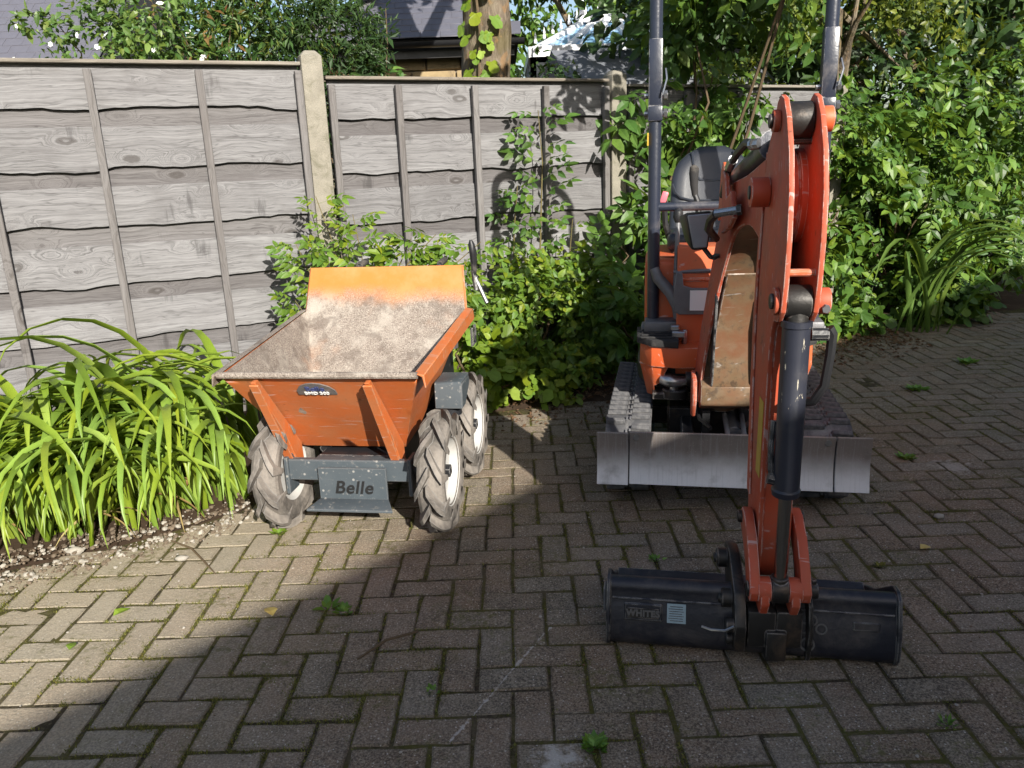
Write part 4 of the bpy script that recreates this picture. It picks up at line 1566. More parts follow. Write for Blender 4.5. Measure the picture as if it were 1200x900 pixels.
TY0, TY1, TZ, TR_ = .33, 1.14, .172, .142
lug = MB()
lug.add([(-.040, -.014, 0), (.040, -.014, 0), (.040, .014, 0), (-.040, .014, 0), (-.037, -.008, .020), (.036, -.009, .017), (.036, .008, .017), (-.037, .009, .020)], [(0, 3, 2, 1), (4, 5, 6, 7), (0, 1, 5, 4), (1, 2, 6, 5), (2, 3, 7, 6), (3, 0, 4, 7)])
lug_me = lug.mesh('track_lug', .003, 1)
lug_me.materials.append(MAT['track_rubber'])
for s in (-1, 1):
    xc = s * .387
    b = MB()
    oo, ii = stadium(TR_ + .012, TY0, TY1, TZ), stadium(TR_ - .010, TY0, TY1, TZ)
    n = len(oo)
    vs = [(xc - .092, *p) for p in oo] + [(xc + .092, *p) for p in oo] + [(xc - .092, *p) for p in ii] + [(xc + .092, *p) for p in ii]
    fs = []
    for i in range(n):
        j = (i + 1) % n
        fs += [(i, j, n + j, n + i), (2 * n + i, 3 * n + i, 3 * n + j, 2 * n + j), (i, 2 * n + i, 2 * n + j, j), (n + i, n + j, 3 * n + j, 3 * n + i)]
    b.add(vs, fs)
    trk = b.build('track', 'track_rubber', ex, smooth=40)
    per = 2 * (TY1 - TY0) + 2 * PI * (TR_ + .012)
    K = 38
    chain = MB()
    for k in range(K):
        for q in (-1, 1):
            (y_, z_), a = along(TR_ + .012, TY0, TY1, TZ, per * (k + (.5 if q > 0 else 0)) / K)
            o = bpy.data.objects.new('track_lug', lug_me)
            COL.objects.link(o)
            o.parent = trk
            o.location = (xc + q * .050, y_, z_)
            o.rotation_euler = (a, 0, 0)
        (y_, z_), a = along(TR_ + .012, TY0, TY1, TZ, per * (k + .25) / K)
        m = Matrix.Translation((xc, y_, z_)) @ Matrix.Rotation(a, 4, 'X')
        cb = MB(m)
        cb.box((-.007, 0, .004), (.008, .020, .012))
        cb.box((.007, .006, .004), (.008, .016, .012))
        chain.add(cb.v, cb.f)
    chain.build('track_links', 'grey_steel', trk, .001, 1)
    # wheels inside the belt
    for yy, rr, nm in ((TY0, .125, 'idler'), (TY1, .118, 'sprocket')):
        b = MB()
        b.lathe([(0, -.04), (.05, -.045), (.06, -.02), (rr - .02, -.02), (rr, -.03), (rr, .03), (rr - .02, .02), (.06, .02), (.05, .045), (0, .045)], (xc, yy, TZ), (1, 0, 0), 24)
        b.build(nm, 'greasy_steel', trk)
    b = MB()
    for k in range(3):
        yy = .52 + .22 * k
        b.lathe([(0, -.05), (.045, -.05), (.045, .05), (0, .05)], (xc, yy, TZ - TR_ + .055), (1, 0, 0), 16)
    b.box((xc, .73, .19), (.08, .62, .11))
    b.build('roller_frame', 'greasy_steel', trk, .005, 1)

# undercarriage
b = MB()
b.box((0, .78, .235), (.46, .56, .15))
b.box((0, .78, .20), (.62, .10, .09))
b.box((0, 1.0, .20), (.62, .10, .09))
b.lathe([(.05, .31), (.27, .31), (.27, .365), (.05, .365)], (0, .80, 0), (0, 0, 1), 32, True)
b.build('undercarriage', 'greasy_steel', ex, .008, 1)
for s in (-1, 1):
    b = MB()
    b.beam((s * .15, .045, .245), (s * .15, .62, .22), .05, .085)
    b.build('blade_arm', 'black_steel', ex, .006, 1)
b = MB()
b.cyl((.03, .50, .30), (.03, .22, .285), .034, 14)
b.cyl((.03, .22, .285), (.03, .10, .28), .018, 12)
b.box((.03, .075, .285), (.10, .05, .045))
b.box((.03, .10, .312), (.12, .035, .014))
for s in (-1, 1):
    b.box((.03 + s * .055, .085, .28), (.014, .09, .085))
    b.cyl((.03 + s * .030, .10, .315), (.03 + s * .034, .30, .345), .010, 8)
b.build('blade_ram', 'grey_steel', ex, .003, 1)
b = MB()
for s in (-1, 1):
    b.box((s * .075, .40, .30), (.03, .20, .12))
    b.tube([(s * .10, .46, .40), (s * .115, .38, .36), (s * .10, .30, .32), (s * .06, .22, .31)], .009, 6)
b.build('hose_run', 'black_plastic', ex)

# dozer blade
bp = [(.000, .150), (.013, .148), (.030, .195), (.037, .25), (.034, .31), (.022, .358), (.008, .358), (.020, .31), (.023, .25), (.016, .20)]
b = MB()
b.prism(bp, -.371, .371, 'YZX')
blade = b.build('dozer_blade', 'blade_steel', ex, .0015, 1)
for s in (-1, 1):
    b = MB()
    b.prism([(y_ - .006, z_ + .003 * s) for y_, z_ in bp], s * .3755, s * .495, 'YZX')
    b.build('blade_extension', 'blade_steel', blade, .0015, 1)
    b = MB()
    b.cyl((s * .345, .008, .337), (s * .345, .020, .337), .011, 14)
    b.build('blade_pin', 'bright_steel', blade)
    b = MB()
    b.box((s * .372, .05, .25), (.012, .05, .18))
    b.box((s * .42, .045, .27), (.11, .012, .04))
    b.build('blade_bracket', 'black_steel', blade, .002, 1)

# upper body: deck
b = MB()
deck = []
for i in range(40):
    a = 2 * PI * i / 40
    x_, y_ = .375 * math.copysign(abs(math.cos(a)) ** .55, math.cos(a)), .47 * math.copysign(abs(math.sin(a)) ** .6, math.sin(a))
    deck.append((x_, .92 + y_ * .8))
b.prism(deck, .375, .45, 'XYZ')
b.build('deck', 'black_steel', ex, .01, 2)
# front cowls of the deck (orange castings either side of the swing post)
for s in (-1, 1):
    outer = [(s * .085, .385), (s * .20, .372), (s * .30, .40), (s * .348, .47), (s * .352, .62), (s * .30, .66), (s * .085, .66)]
    b = MB()
    b.prism(outer, .515, .60, 'XYZ')
    b.add([(s * .30, .41, .515), (s * .348, .47, .515), (s * .352, .62, .515), (s * .29, .62, .515), (s * .285, .46, .37), (s * .318, .50, .37), (s * .325, .62, .37), (s * .28, .62, .37)], [(0, 1, 5, 4), (1, 2, 6, 5), (2, 3, 7, 6), (3, 0, 4, 7), (4, 5, 6, 7), (0, 3, 2, 1)])
    b.add([(s * .23, .395, .515), (s * .30, .41, .515), (s * .29, .62, .515), (s * .23, .62, .515), (s * .26, .42, .44), (s * .285, .44, .42), (s * .28, .60, .42), (s * .26, .60, .44)], [(0, 1, 5, 4), (1, 2, 6, 5), (2, 3, 7, 6), (3, 0, 4, 7), (4, 5, 6, 7), (0, 3, 2, 1)])
    b.build('front_cowl', 'excavator_paint', ex, .012, 2)
    b = MB()
    b.prism([(s * .19, .355), (s * .30, .385), (s * .362, .46), (s * .37, .66), (s * .19, .66)], .603, .632, 'XYZ')
    for k in range(5):
        b.box((s * .275, .42 + k * .05, .635), (.14, .016, .008))
    b.build('footrest', 'rubber', ex, .006, 2)
# dark cavity and pipe under the left cowl
b = MB()
b.box((-.16, .56, .455), (.22, .10, .13))
b.build('cavity_wall', 'black_steel', ex, .004, 1)
b = MB()
b.tube([(-.255, .43, .455), (-.225, .415, .452), (-.20, .412, .445), (-.16, .418, .448), (-.09, .43, .462)], [.024, .03, .027, .02, .019], 12)
b.cyl((-.205, .412, .40), (-.205, .412, .45), .020, 12)
b.build('swing_ram', 'bright_steel', ex)
b = MB()
b.cyl((-.20, .43, .375), (-.20, .43, .415), .055, 18)
b.box((-.23, .45, .385), (.13, .10, .03))
b.build('ram_bracket', 'greasy_steel', ex, .004, 1)
# engine hood and tank covers
b = MB()
hood = []
for i in range(32):
    a = 2 * PI * i / 32
    hood.append((.345 * math.copysign(abs(math.cos(a)) ** .45, math.cos(a)), 1.0 + .33 * math.copysign(abs(math.sin(a)) ** .55, math.sin(a))))
b.prism(hood, .45, .93, 'XYZ')
b.build('engine_hood', 'excavator_paint', ex, .025, 3)
b = MB()
b.box((-.255, .70, .70), (.165, .14, .46))
b.build('tank_cover', 'excavator_paint', ex, .025, 3)
b = MB()
b.box((-.025, .58, .73), (.35, .18, .54))
b.box((-.025, .575, .865), (.356, .186, .012))
b.build('front_cover', 'excavator_paint', ex, .035, 3)
b = MB()
b.box((.25, .62, .70), (.17, .24, .48))
b.build('side_cover', 'excavator_paint', ex, .03, 3)
b = MB()
b.box((.20, .483, .50), (.035, .004, .085))
b.build('label_plate', 'sticker_white', ex)
# black panel with white plate
b = MB()
b.prism([(-.215, .74), (-.212, .835), (-.205, .90), (-.180, .90), (-.174, .845), (-.14, .835), (.12, .835), (.12, .725), (-.19, .725)], .452, .470, 'XZY')
pan = b.build('front_panel', 'grey_steel', ex, .003, 1)
b = MB()
b.box((-.095, .4495, .785), (.105, .004, .083))
b.build('number_plate', 'sticker_white', pan)

# roll bar
XL, XR, YR = -.300, .365, .62
b = MB()


def rrect(b, path, wx, wy, rad=.01):
    for p, q in zip(path, path[1:]):
        b.beam(p, q, wx, wy)


# lower uprights
for s, X in ((-1, XL), (1, XR)):
    b = MB()
    b.tube([(X, YR, .62), (X, YR, 1.50)], .026, 16)
    ro = b.build('roll_bar_post', 'navy_steel', ex)
    b = MB()
    b.box((X, YR, 1.68), (.056, .060, .27))
    b.box((X, YR, 1.53), (.060, .070, .06))
    b.build('hinge_sleeve', 'navy_steel', ro, .006, 2)
    b = MB()
    for zz in (1.53, 1.60):
        b.cyl((X - .045, YR, zz), (X + .050, YR, zz), .011, 8)
        b.cyl((X + .034, YR, zz), (X + .048, YR, zz), .019, 6)
    b.tube([(X + .04, YR - .02, 1.70), (X + .045, YR - .05, 1.66), (X + .03, YR - .05, 1.60)], .004, 5)
    b.build('hinge_bolt', 'bright_steel', ro)
b = MB()
hp = [(XL, YR, 1.70)]
hp.append((XL, YR, 2.06))
for i in range(1, 8):
    a = PI - (PI / 2) * i / 7
    hp.append((XL + .16 + .16 * math.cos(a), YR, 2.06 + .16 * math.sin(a)))
for i in range(0, 8):
    a = PI / 2 - (PI / 2) * i / 7
    hp.append((XR - .16 + .16 * math.cos(a), YR, 2.06 + .16 * math.sin(a)))
hp += [(XR, YR, 1.70)]
b.tube(hp, .026, 16)
b.build('roll_bar_hoop', 'navy_steel', ex)
b = MB()
b.box((XL - .028, YR - .02, 1.43), (.006, .02, .05))
b.build('warning_label', 'sticker_yellow', ex)
b = MB()
b.tube([(XL, YR, 1.155), (XR, YR, 1.155)], .019, 14)
b.build('cross_bar', 'navy_steel', ex)
b = MB()
b.tube([(XL + .005, YR - .03, .90), (XL + .02, YR - .04, .86), (XL + .075, YR - .06, .80), (XL + .105, YR - .07, .74), (XL + .108, YR - .075, .69)], [.020, .025, .027, .025, .020], 12)
b.build('brace_tube', 'grey_steel', ex)
for X in (XL, XR):
    b = MB()
    b.box((X + (.05 if X < 0 else -.05), YR - .03, .655), (.17, .12, .05))
    b.box((X, YR, .64), (.10, .10, .03))
    b.build('post_foot', 'grey_steel', ex, .008, 2)
b = MB()
b.box((-.19, .45, .645), (.055, .05, .025))
b.box((-.205, .47, .668), (.035, .035, .02))
b.cyl((-.165, .46, .60), (-.165, .46, .66), .012, 8)
b.build('pedal', 'bright_steel', ex, .004, 1)
# foot plate rod between post and boom
b = MB()
b.cyl((-.215, .50, .895), (-.03, .48, .905), .009, 8)
b.build('linkage_rod', 'grey_steel', ex)

# seat
b = MB()
n = 18
sect = []
for k in range(13):
    t = k / 12
    z_ = .995 + .405 * t
    hw = (.205 * (1 - .08 * t)) * (1 - max(0, (t - .55) / .45) ** 2.6) ** .5 if t > .55 else .205 * (1 - .08 * t)
    hw = max(hw, .06)
    yb = 1.20 + .10 * t
    sect.append((z_, hw, yb, .060 * (1 - .35 * t)))
vs, fs = [], []
for (z_, hw, yb, th) in sect:
    for i in range(n):
        a = 2 * PI * i / n
        ca, sa = math.cos(a), math.sin(a)
        xx = hw * math.copysign(abs(ca) ** .6, ca)
        yy = yb + th * math.copysign(abs(sa) ** .7, sa) - .045 * (xx / .2) ** 2
        vs.append((-.035 + xx, yy, z_))
for k in range(12):
    for i in range(n):
        j = (i + 1) % n
        fs.append((k * n + i, k * n + j, (k + 1) * n + j, (k + 1) * n + i))
fs += [tuple(range(n))[::-1], tuple(12 * n + i for i in range(n))]
b.add(vs, fs)
seat = b.build('seat_back', 'seat_vinyl', ex, smooth=70)


def seam(pts):
    b = MB()
    b.tube(pts, .006, 6)
    return b


def back_y(x, z):
    t = (z - .995) / .405
    return 1.20 + .10 * t - .060 * (1 - .35 * t) - .045 * ((x + .035) / .2) ** 2 - .001


# inner pad outline and bolster ridges
for s in (-1, 1):
    pts = [(-.035 + s * x, back_y(-.035 + s * x, z), z) for x, z in ((.098, 1.375), (.092, 1.32), (.080, 1.27), (.06, 1.245), (.0, 1.238))]
    seam(pts).build('seat_piping', 'seat_vinyl', seat)
    pts = [(-.035 + s * x, back_y(-.035 + s * x, z) - .002, z) for x, z in ((.19, 1.23), (.175, 1.19), (.15, 1.165), (.1, 1.15), (0, 1.145))]
    seam(pts).build('seat_piping', 'seat_vinyl', seat)
b = MB()
b.box((-.035, 1.06, .975), (.42, .34, .10))
b.build('seat_cushion', 'seat_vinyl', ex, .04, 4)
b = MB()
b.box((-.035, 1.06, .925), (.38, .30, .03))
b.build('seat_base', 'black_plastic', ex, .006, 1)
b = MB()
b.box((-.262, 1.02, 1.175), (.030, .022, .055), Matrix.Rotation(.3, 3, 'Y'))
b.build('belt_buckle', 'pink_plastic', ex, .006, 2)
b = MB()
b.tube([(-.262, 1.02, 1.15), (-.255, 1.04, 1.05), (-.23, 1.08, .96)], .014, 8)
b.build('belt_stalk', 'black_plastic', ex)
# control levers
b = MB()
b.tube([(-.115, .72, .90), (-.115, .73, 1.00), (-.110, .735, 1.10), (-.118, .74, 1.17), (-.130, .745, 1.20)], [.013, .013, .014, .013, .012], 10)
l1 = b.build('control_lever', 'black_plastic', ex)
b = MB()
b.tube([(-.128, .745, 1.19), (-.134, .747, 1.235), (-.136, .748, 1.285), (-.134, .747, 1.310), (-.130, .746, 1.318)], [.013, .017, .021, .020, .010], 12)
b.build('lever_grip', 'rubber', l1)
b = MB()
b.tube([(-.205, .55, .73), (-.205, .55, .80), (-.204, .57, .93), (-.200, .60, 1.10)], [.014, .012, .010, .009], 8)
l2 = b.build('travel_lever', 'grey_steel', ex)
b = MB()
b.tube([(-.200, .60, 1.09), (-.200, .602, 1.11), (-.200, .604, 1.135), (-.200, .605, 1.148)], [.012, .022, .020, .008], 12)
b.build('lever_knob', 'black_plastic', l2)
b = MB()
b.tube([(.17, .72, .90), (.165, .73, 1.05), (.155, .74, 1.20)], .013, 10)
l3 = b.build('control_lever', 'black_plastic', ex)
b = MB()
b.tube([(.155, .74, 1.19), (.152, .745, 1.26), (.152, .745, 1.30)], [.016, .021, .012], 12)
b.build('lever_grip', 'rubber', l3)

# ------------------------------------------------------------------ boom, arm and bucket: frame (across, forward, up) from the swing post
sa_, ca_ = math.sin(math.radians(3.3)), math.cos(math.radians(3.3))
BF = Matrix(((ca_, sa_, 0, -.01), (sa_, -ca_, 0, .32), (0, 0, 1, 0), (0, 0, 0, 1)))


def BM_():
    return MB(BF)


SEC = [((.085, .425), (-.10, .47), .118), ((.12, .60), (-.05, .64), .106), ((.155, .75), (.0, .82), .092), ((.215, .90), (.06, 1.0), .078), ((.31, 1.03), (.14, 1.15), .066), ((.46, 1.125), (.28, 1.25), .054), ((.66, 1.165), (.58, 1.295), .036), ((.86, 1.135), (.88, 1.345), .033)]


def cxl(f):
    return .012 * max(0, min(1, f)) + .016 * math.exp(-((f - .28) / .2) ** 2)


def smooth_sec(SEC, k=4):
    out = []
    for i in range(len(SEC) - 1):
        p0, p1, p2, p3 = SEC[max(0, i - 1)], SEC[i], SEC[i + 1], SEC[min(len(SEC) - 1, i + 2)]
        for q in range(k):
            t = q / k
            cr = lambda a, b, c, d: .5 * (2 * b + (c - a) * t + (2 * a - 5 * b + 4 * c - d) * t * t + (3 * b - a - 3 * c + d) * t ** 3)
            out.append((tuple(cr(p0[0][j], p1[0][j], p2[0][j], p3[0][j]) for j in (0, 1)), tuple(cr(p0[1][j], p1[1][j], p2[1][j], p3[1][j]) for j in (0, 1)), cr(p0[2], p1[2], p2[2], p3[2])))
    out.append(SEC[-1])
    return out


SS = smooth_sec(SEC)
for s in (-1, 1):
    b = BM_()
    vs = []
    for (bl, tp, hw) in SS:
        cxx = cxl(bl[0])
        fwd = Vector((bl[0] - tp[0], bl[1] - tp[1])).normalized() * .016
        for th in (0, .012):
            x = cxx + s * (hw - th)
            vs += [(x, bl[0] + fwd.x, bl[1] + fwd.y), (x, tp[0], tp[1])]
    fs = []
    for i in range(len(SS) - 1):
        a, c_ = i * 4, i * 4 + 4
        fs += [(a, c_, c_ + 1, a + 1), (a + 2, a + 3, c_ + 3, c_ + 2), (a, a + 2, c_ + 2, c_), (a + 1, c_ + 1, c_ + 3, a + 3)]
    fs += [(0, 1, 3, 2), (len(vs) - 4, len(vs) - 2, len(vs) - 1, len(vs) - 3)]
    b.add(vs, fs)
    b.build('boom_side', 'arm_paint', ex, .002, 1)
for nm, ix, mt, i0 in (('boom_belly', 0, 'belly_paint', 2), ('boom_back', 1, 'arm_paint', 0)):
    b = BM_()
    vs = []
    sub = SS[i0:]
    for (bl, tp, hw) in sub:
        p = bl if ix == 0 else tp
        d = Vector((tp[0] - bl[0], tp[1] - bl[1])).normalized() * (.010 if ix == 0 else -.010)
        x0, x1 = cxl(bl[0]) - hw + .0125, cxl(bl[0]) + hw - .0125
        vs += [(x0, p[0], p[1]), (x1, p[0], p[1]), (x0, p[0] + d.x, p[1] + d.y), (x1, p[0] + d.x, p[1] + d.y)]
    fs = []
    for i in range(len(sub) - 1):
        a, c_ = i * 4, i * 4 + 4
        fs += [(a, a + 1, c_ + 1, c_), (a + 2, c_ + 2, c_ + 3, a + 3), (a, c_, c_ + 2, a + 2), (a + 1, a + 3, c_ + 3, c_ + 1)]
    fs += [(0, 2, 3, 1), (len(vs) - 4, len(vs) - 3, len(vs) - 1, len(vs) - 2)]
    b.add(vs, fs)
    b.build(nm, mt, ex)
# ram guard plate over the lower belly, cut corners at the foot
b = BM_()
guard = [((.135, .455), .055), ((.150, .50), .082), ((.158, .58), .082), ((.178, .72), .074), ((.222, .86), .062), ((.275, .95), .056)]
vs = []
for (f_, z_), hw in guard:
    q_ = cxl(f_)
    vs += [(q_ - hw, f_, z_), (q_ + hw, f_, z_), (q_ - hw, f_ - .012, z_ + .002), (q_ + hw, f_ - .012, z_ + .002)]
fs = []
for i in range(len(guard) - 1):
    a, c_ = i * 4, i * 4 + 4
    fs += [(a, a + 1, c_ + 1, c_), (a + 2, c_ + 2, c_ + 3, a + 3), (a, c_, c_ + 2, a + 2), (a + 1, a + 3, c_ + 3, c_ + 1)]
fs += [(0, 2, 3, 1), (20, 21, 23, 22)]
b.add(vs, fs)
b.build('ram_guard', 'belly_paint', ex, .003, 1)
b = BM_()
for s in (-1, 1):
    b.prism([(.10, .43), (.165, .52), (.24, .85), (.20, .87), (.10, .60)], s * .074 + .006, s * .074 + .014, 'YZX')
b.build('guard_rail', 'black_steel', ex, .002, 1)
# swing post
b = BM_()
b.prism([(-.16, .40), (.10, .395), (.145, .42), (.150, .50), (.10, .53), (-.16, .53)], -.105, .105, 'YZX')
b.cyl((0, -.08, .34), (0, -.08, .58), .065, 20)
b.build('swing_post', 'belly_paint', ex, .01, 2)
b = BM_()
for s in (-1, 1):
    b.prism([(.06, .36), (.10, .36), (.15, .44), (.14, .52), (.05, .54)], s * .126 - .008, s * .126 + .008, 'YZX')
b.build('swing_lug', 'arm_paint', ex, .004, 1)
b = BM_()
b.cyl((-.15, .0, .49), (.15, .0, .49), .028, 16)
b.build('boom_pin', 'greasy_steel', ex)

# boom tip wrapped between the arm plates, grooved
b = BM_()
arc = []
for i in range(25):
    a = math.radians(118) - math.radians(250) * i / 24
    arc.append((1.0 + .105 * math.cos(a), 1.25 + .118 * math.sin(a)))
arc = [(.86, 1.36)] + arc + [(.86, 1.135)]
prof = [(-.030, 0), (-.012, 0), (-.010, -.006), (-.006, -.006), (-.004, 0), (.010, 0), (.012, -.006), (.016, -.006), (.018, 0), (.034, 0)]
vs = []
for (f_, z_) in arc:
    d = Vector((f_ - 1.0, z_ - 1.25))
    d.normalize()
    for (x, dr) in prof:
        vs.append((x + .012 - .002, f_ + d.x * dr, z_ + d.y * dr))
np_ = len(prof)
fs = [(i * np_ + k, (i + 1) * np_ + k, (i + 1) * np_ + k + 1, i * np_ + k + 1) for i in range(len(arc) - 1) for k in range(np_ - 1)]
fs += [tuple(i * np_ for i in range(len(arc))), tuple(i * np_ + np_ - 1 for i in range(len(arc)))[::-1]]
b.add(vs, fs)
b.build('boom_tip', 'arm_paint', ex, smooth=30)

# arm (dipper)
ARM = [(1.03, 1.44), (1.055, 1.478), (1.09, 1.492), (1.13, 1.482), (1.175, 1.44), (1.225, 1.36), (1.252, 1.27), (1.258, 1.16), (1.250, 1.06), (1.232, .99), (1.195, .960), (1.150, .955), (1.125, .93), (1.105, .85), (1.09, .45), (1.088, .26), (1.07, .19), (1.03, .165), (.96, .17), (.92, .23), (.895, .42), (.875, .70), (.870, .90), (.882, 1.02), (.900, 1.14), (.92, 1.25), (.945, 1.36)]
for x0, x1 in ((-.032, -.019), (.043, .056)):
    b = BM_()
    b.prism(ARM, x0, x1, 'YZX')
    b.build('arm_plate', 'arm_paint', ex, .003, 2)
b = BM_()
fw = [(1.160, .962), (1.122, .925), (1.097, .80), (1.083, .45), (1.081, .26), (1.055, .195)]
bk = [(.925, .27), (.905, .42), (.885, .70), (.890, .90), (.892, 1.02), (.91, 1.14)]
for path in (fw, bk):
    vs = []
    for (f_, z_) in path:
        vs += [(-.0185, f_, z_), (.0425, f_, z_), (-.0185, f_ - .008, z_), (.0425, f_ - .008, z_)]
    fs = []
    for i in range(len(path) - 1):
        a, c_ = i * 4, i * 4 + 4
        fs += [(a, a + 1, c_ + 1, c_), (a + 2, c_ + 2, c_ + 3, a + 3), (a, c_, c_ + 2, a + 2), (a + 1, a + 3, c_ + 3, c_ + 1)]
    fs += [(0, 2, 3, 1), (len(vs) - 4, len(vs) - 3, len(vs) - 1, len(vs) - 2)]
    b.add(vs, fs)
b.build('arm_web', 'arm_paint', ex, .001, 1)
# flange line down the left plate, sticker
b = BM_()
b.prism([(.905, .40), (.880, .70), (.876, .90), (.886, 1.02), (.905, 1.14), (.925, 1.26), (.95, 1.25), (.93, 1.13), (.912, 1.02), (.91, .90), (.922, .70), (.952, .40)], -.038, -.0325, 'YZX')
b.build('arm_flange', 'arm_paint', ex, .002, 1)
b = BM_()
b.prism([(1.01, .50), (1.072, .50), (1.082, .72), (1.02, .72)], -.0335, -.0327, 'YZX')
b.build('arm_label', 'sticker_yellow', ex)
# bosses and pins
for (f_, z_, r_, xa, xb, mt, nm) in ((1.0, 1.262, .038, -.080, -.033, 'arm_paint', 'pivot_boss'), (1.0, 1.262, .034, .057, .082, 'excavator_paint', 'pivot_boss'),
                                     (1.10, 1.432, .030, .057, .088, 'excavator_paint', 'top_boss'), (1.10, 1.432, .026, -.050, -.033, 'arm_paint', 'top_boss'),
                                     (1.195, 1.012, .032, .057, .086, 'arm_paint', 'ram_boss'), (1.195, 1.012, .034, -.044, -.033, 'arm_paint', 'ram_boss')):
    b = BM_()
    b.cyl((xa, f_, z_), (xb, f_, z_), r_, 24)
    b.build(nm, mt, ex, .003, 2)
for (f_, z_, r_, xa, xb, mt) in ((1.10, 1.432, .017, -.058, .094, 'greasy_steel'), (1.0, 1.262, .018, -.084, .086, 'greasy_steel'), (1.195, 1.012, .019, -.052, .090, 'greasy_steel')):
    b = BM_()
    b.cyl((xa, f_, z_), (xb, f_, z_), r_, 14)
    b.build('pin', mt, ex, .002, 1)
b = BM_()
b.cyl((.072, 1.215, 1.002), (.072, 1.236, .998), .010, 6)
b.build('lock_bolt', 'grey_steel', ex)
b = BM_()
b.cyl((-.019, 1.10, 1.385), (.043, 1.10, 1.385), .010, 10)
b.build('spacer', 'greasy_steel', ex)
b = BM_()
b.cyl((-.019, 1.225, 1.085), (.043, 1.225, 1.085), .009, 10)
b.build('spacer', 'excavator_paint', ex)
# arm ram along the boom
b = BM_()
b.cyl((-.016, 1.10, 1.432), (.040, 1.10, 1.432), .043, 24)
b.cyl((.012, .78, 1.377), (.012, 1.07, 1.428), .019, 14)
ar = b.build('arm_ram', 'greasy_steel', ex, .004, 2)
b = BM_()
b.cyl((.004, .16, 1.268), (.012, .78, 1.377), .038, 18)
b.cyl((.012, .71, 1.365), (.012, .795, 1.3795), .044, 18)
b.build('ram_barrel', 'navy_steel', ar)
b = BM_()
for s in (-1, 1):
    b.prism([(.06, 1.12), (.30, 1.22), (.22, 1.30), (.17, 1.335), (.12, 1.30)], .004 + s * .050 - .006, .004 + s * .050 + .006, 'YZX')
b.build('ram_lug', 'excavator_paint', ar, .003, 1)
b = BM_()
b.tube([(-.045, .80, 1.385), (-.05, .70, 1.39), (-.052, .52, 1.36), (-.056, .36, 1.31), (-.06, .26, 1.22)], .012, 8)
b.build('hose', 'black_plastic', ar)
b = BM_()
b.cyl((-.030, .80, 1.385), (-.052, .78, 1.382), .015, 8)
b.build('hose_fitting', 'bright_steel', ar)
b = BM_()
b.cyl((-.056, .38, 1.318), (-.054, .45, 1.342), .016, 8)
b.build('hose_fitting', 'bright_steel', ar)
# hose fitting on the boom side
b = BM_()
b.cyl((-.125, .62, 1.185), (-.060, .64, 1.195), .013, 10)
hf = b.build('hose_fitting', 'bright_steel', ex)
b = BM_()
b.cyl((-.062, .64, 1.195), (-.048, .645, 1.197), .016, 6)
b.build('hose_nut', 'black_steel', hf)
b = BM_()
b.tube([(-.120, .62, 1.185), (-.132, .58, 1.165), (-.130, .50, 1.13), (-.105, .40, 1.10), (-.085, .32, 1.08)], .014, 8)
b.build('boom_hose', 'black_plastic', ex)
b = BM_()
b.prism([(.36, 1.10), (.52, 1.13), (.62, 1.17), (.56, 1.25), (.44, 1.22), (.40, 1.29), (.33, 1.31), (.34, 1.2)], -.072, -.056, 'YZX')
b.build('side_bracket', 'arm_paint', ex, .003, 1)

# work lamp on the boom side
lampM = BF @ Matrix.Translation((-.150, .20, 1.105)) @ Matrix.Rotation(-.25, 4, 'Z')
b = MB(lampM)
b.add([(-.052, .05, .062), (.052, .05, .066), (.040, .05, -.075), (-.025, .05, -.075), (-.05, -.035, .045), (.05, -.035, .05), (.038, -.035, -.05), (-.02, -.035, -.05)], [(0, 1, 2, 3), (4, 7, 6, 5), (0, 4, 5, 1), (1, 5, 6, 2), (2, 6, 7, 3), (3, 7, 4, 0)])
lamp = b.build('work_lamp', 'black_plastic', ex, .012, 2)
b = MB(lampM)
b.add([(-.043, .054, .052), (.043, .054, .056), (.032, .054, -.064), (-.018, .054, -.064), (-.043, .047, .052), (.043, .047, .056), (.032, .047, -.064), (-.018, .047, -.064)], [(0, 1, 2, 3), (4, 7, 6, 5), (0, 4, 5, 1), (1, 5, 6, 2), (2, 6, 7, 3), (3, 7, 4, 0)])
b.build('lamp_lens', 'lens', lamp, .004, 1)
b = MB(lampM)
b.beam((.03, .0, -.06), (.07, 0, -.11), .03, .012)
b.beam((.07, 0, -.11), (.10, -.01, -.10), .03, .012)
b.build('lamp_bracket', 'black_steel', lamp, .002, 1)

# bucket ram
RX = .014
b = BM_()
b.cyl((-.018, 1.195, 1.012), (.041, 1.195, 1.012), .040, 24)
b.tube([(RX, 1.196, 1.012), (RX, 1.198, .955), (RX, 1.198, .93)], [.030, .026, .03], 18)
br = b.build('bucket_ram', 'greasy_steel', ex, .003, 2)
b = BM_()
b.tube([(RX, 1.198, .965), (RX, 1.198, .950), (RX, 1.198, .948), (RX, 1.190, .525), (RX, 1.190, .52), (RX, 1.189, .505)], [.037, .037, .0335, .0335, .037, .035], 22)
b.build('ram_barrel', 'barrel_paint', br, smooth=30)
b = BM_()
b.cyl((RX, 1.189, .52), (RX, 1.180, .235), .0165, 16)
b.build('ram_rod', 'chrome', br)
b = BM_()
b.cyl((RX - .022, 1.178, .222), (RX + .022, 1.178, .222), .036, 20)
b.cyl((RX, 1.180, .262), (RX, 1.1785, .235), .024, 14)
b.build('rod_eye', 'greasy_steel', br, .003, 2)
b = BM_()
b.cyl((RX + .035, 1.198, .93), (RX + .075, 1.198, .93), .016, 10)
b.build('ram_port', 'black_steel', br)
b = BM_()
b.tube([(RX + .075, 1.198, .945), (RX + .085, 1.197, .93), (RX + .084, 1.195, .88), (RX + .076, 1.193, .80), (RX + .055, 1.18, .755), (RX + .02, 1.15, .74)], [.014, .013, .012, .012, .012, .012], 8)
b.build('hose', 'black_plastic', br)
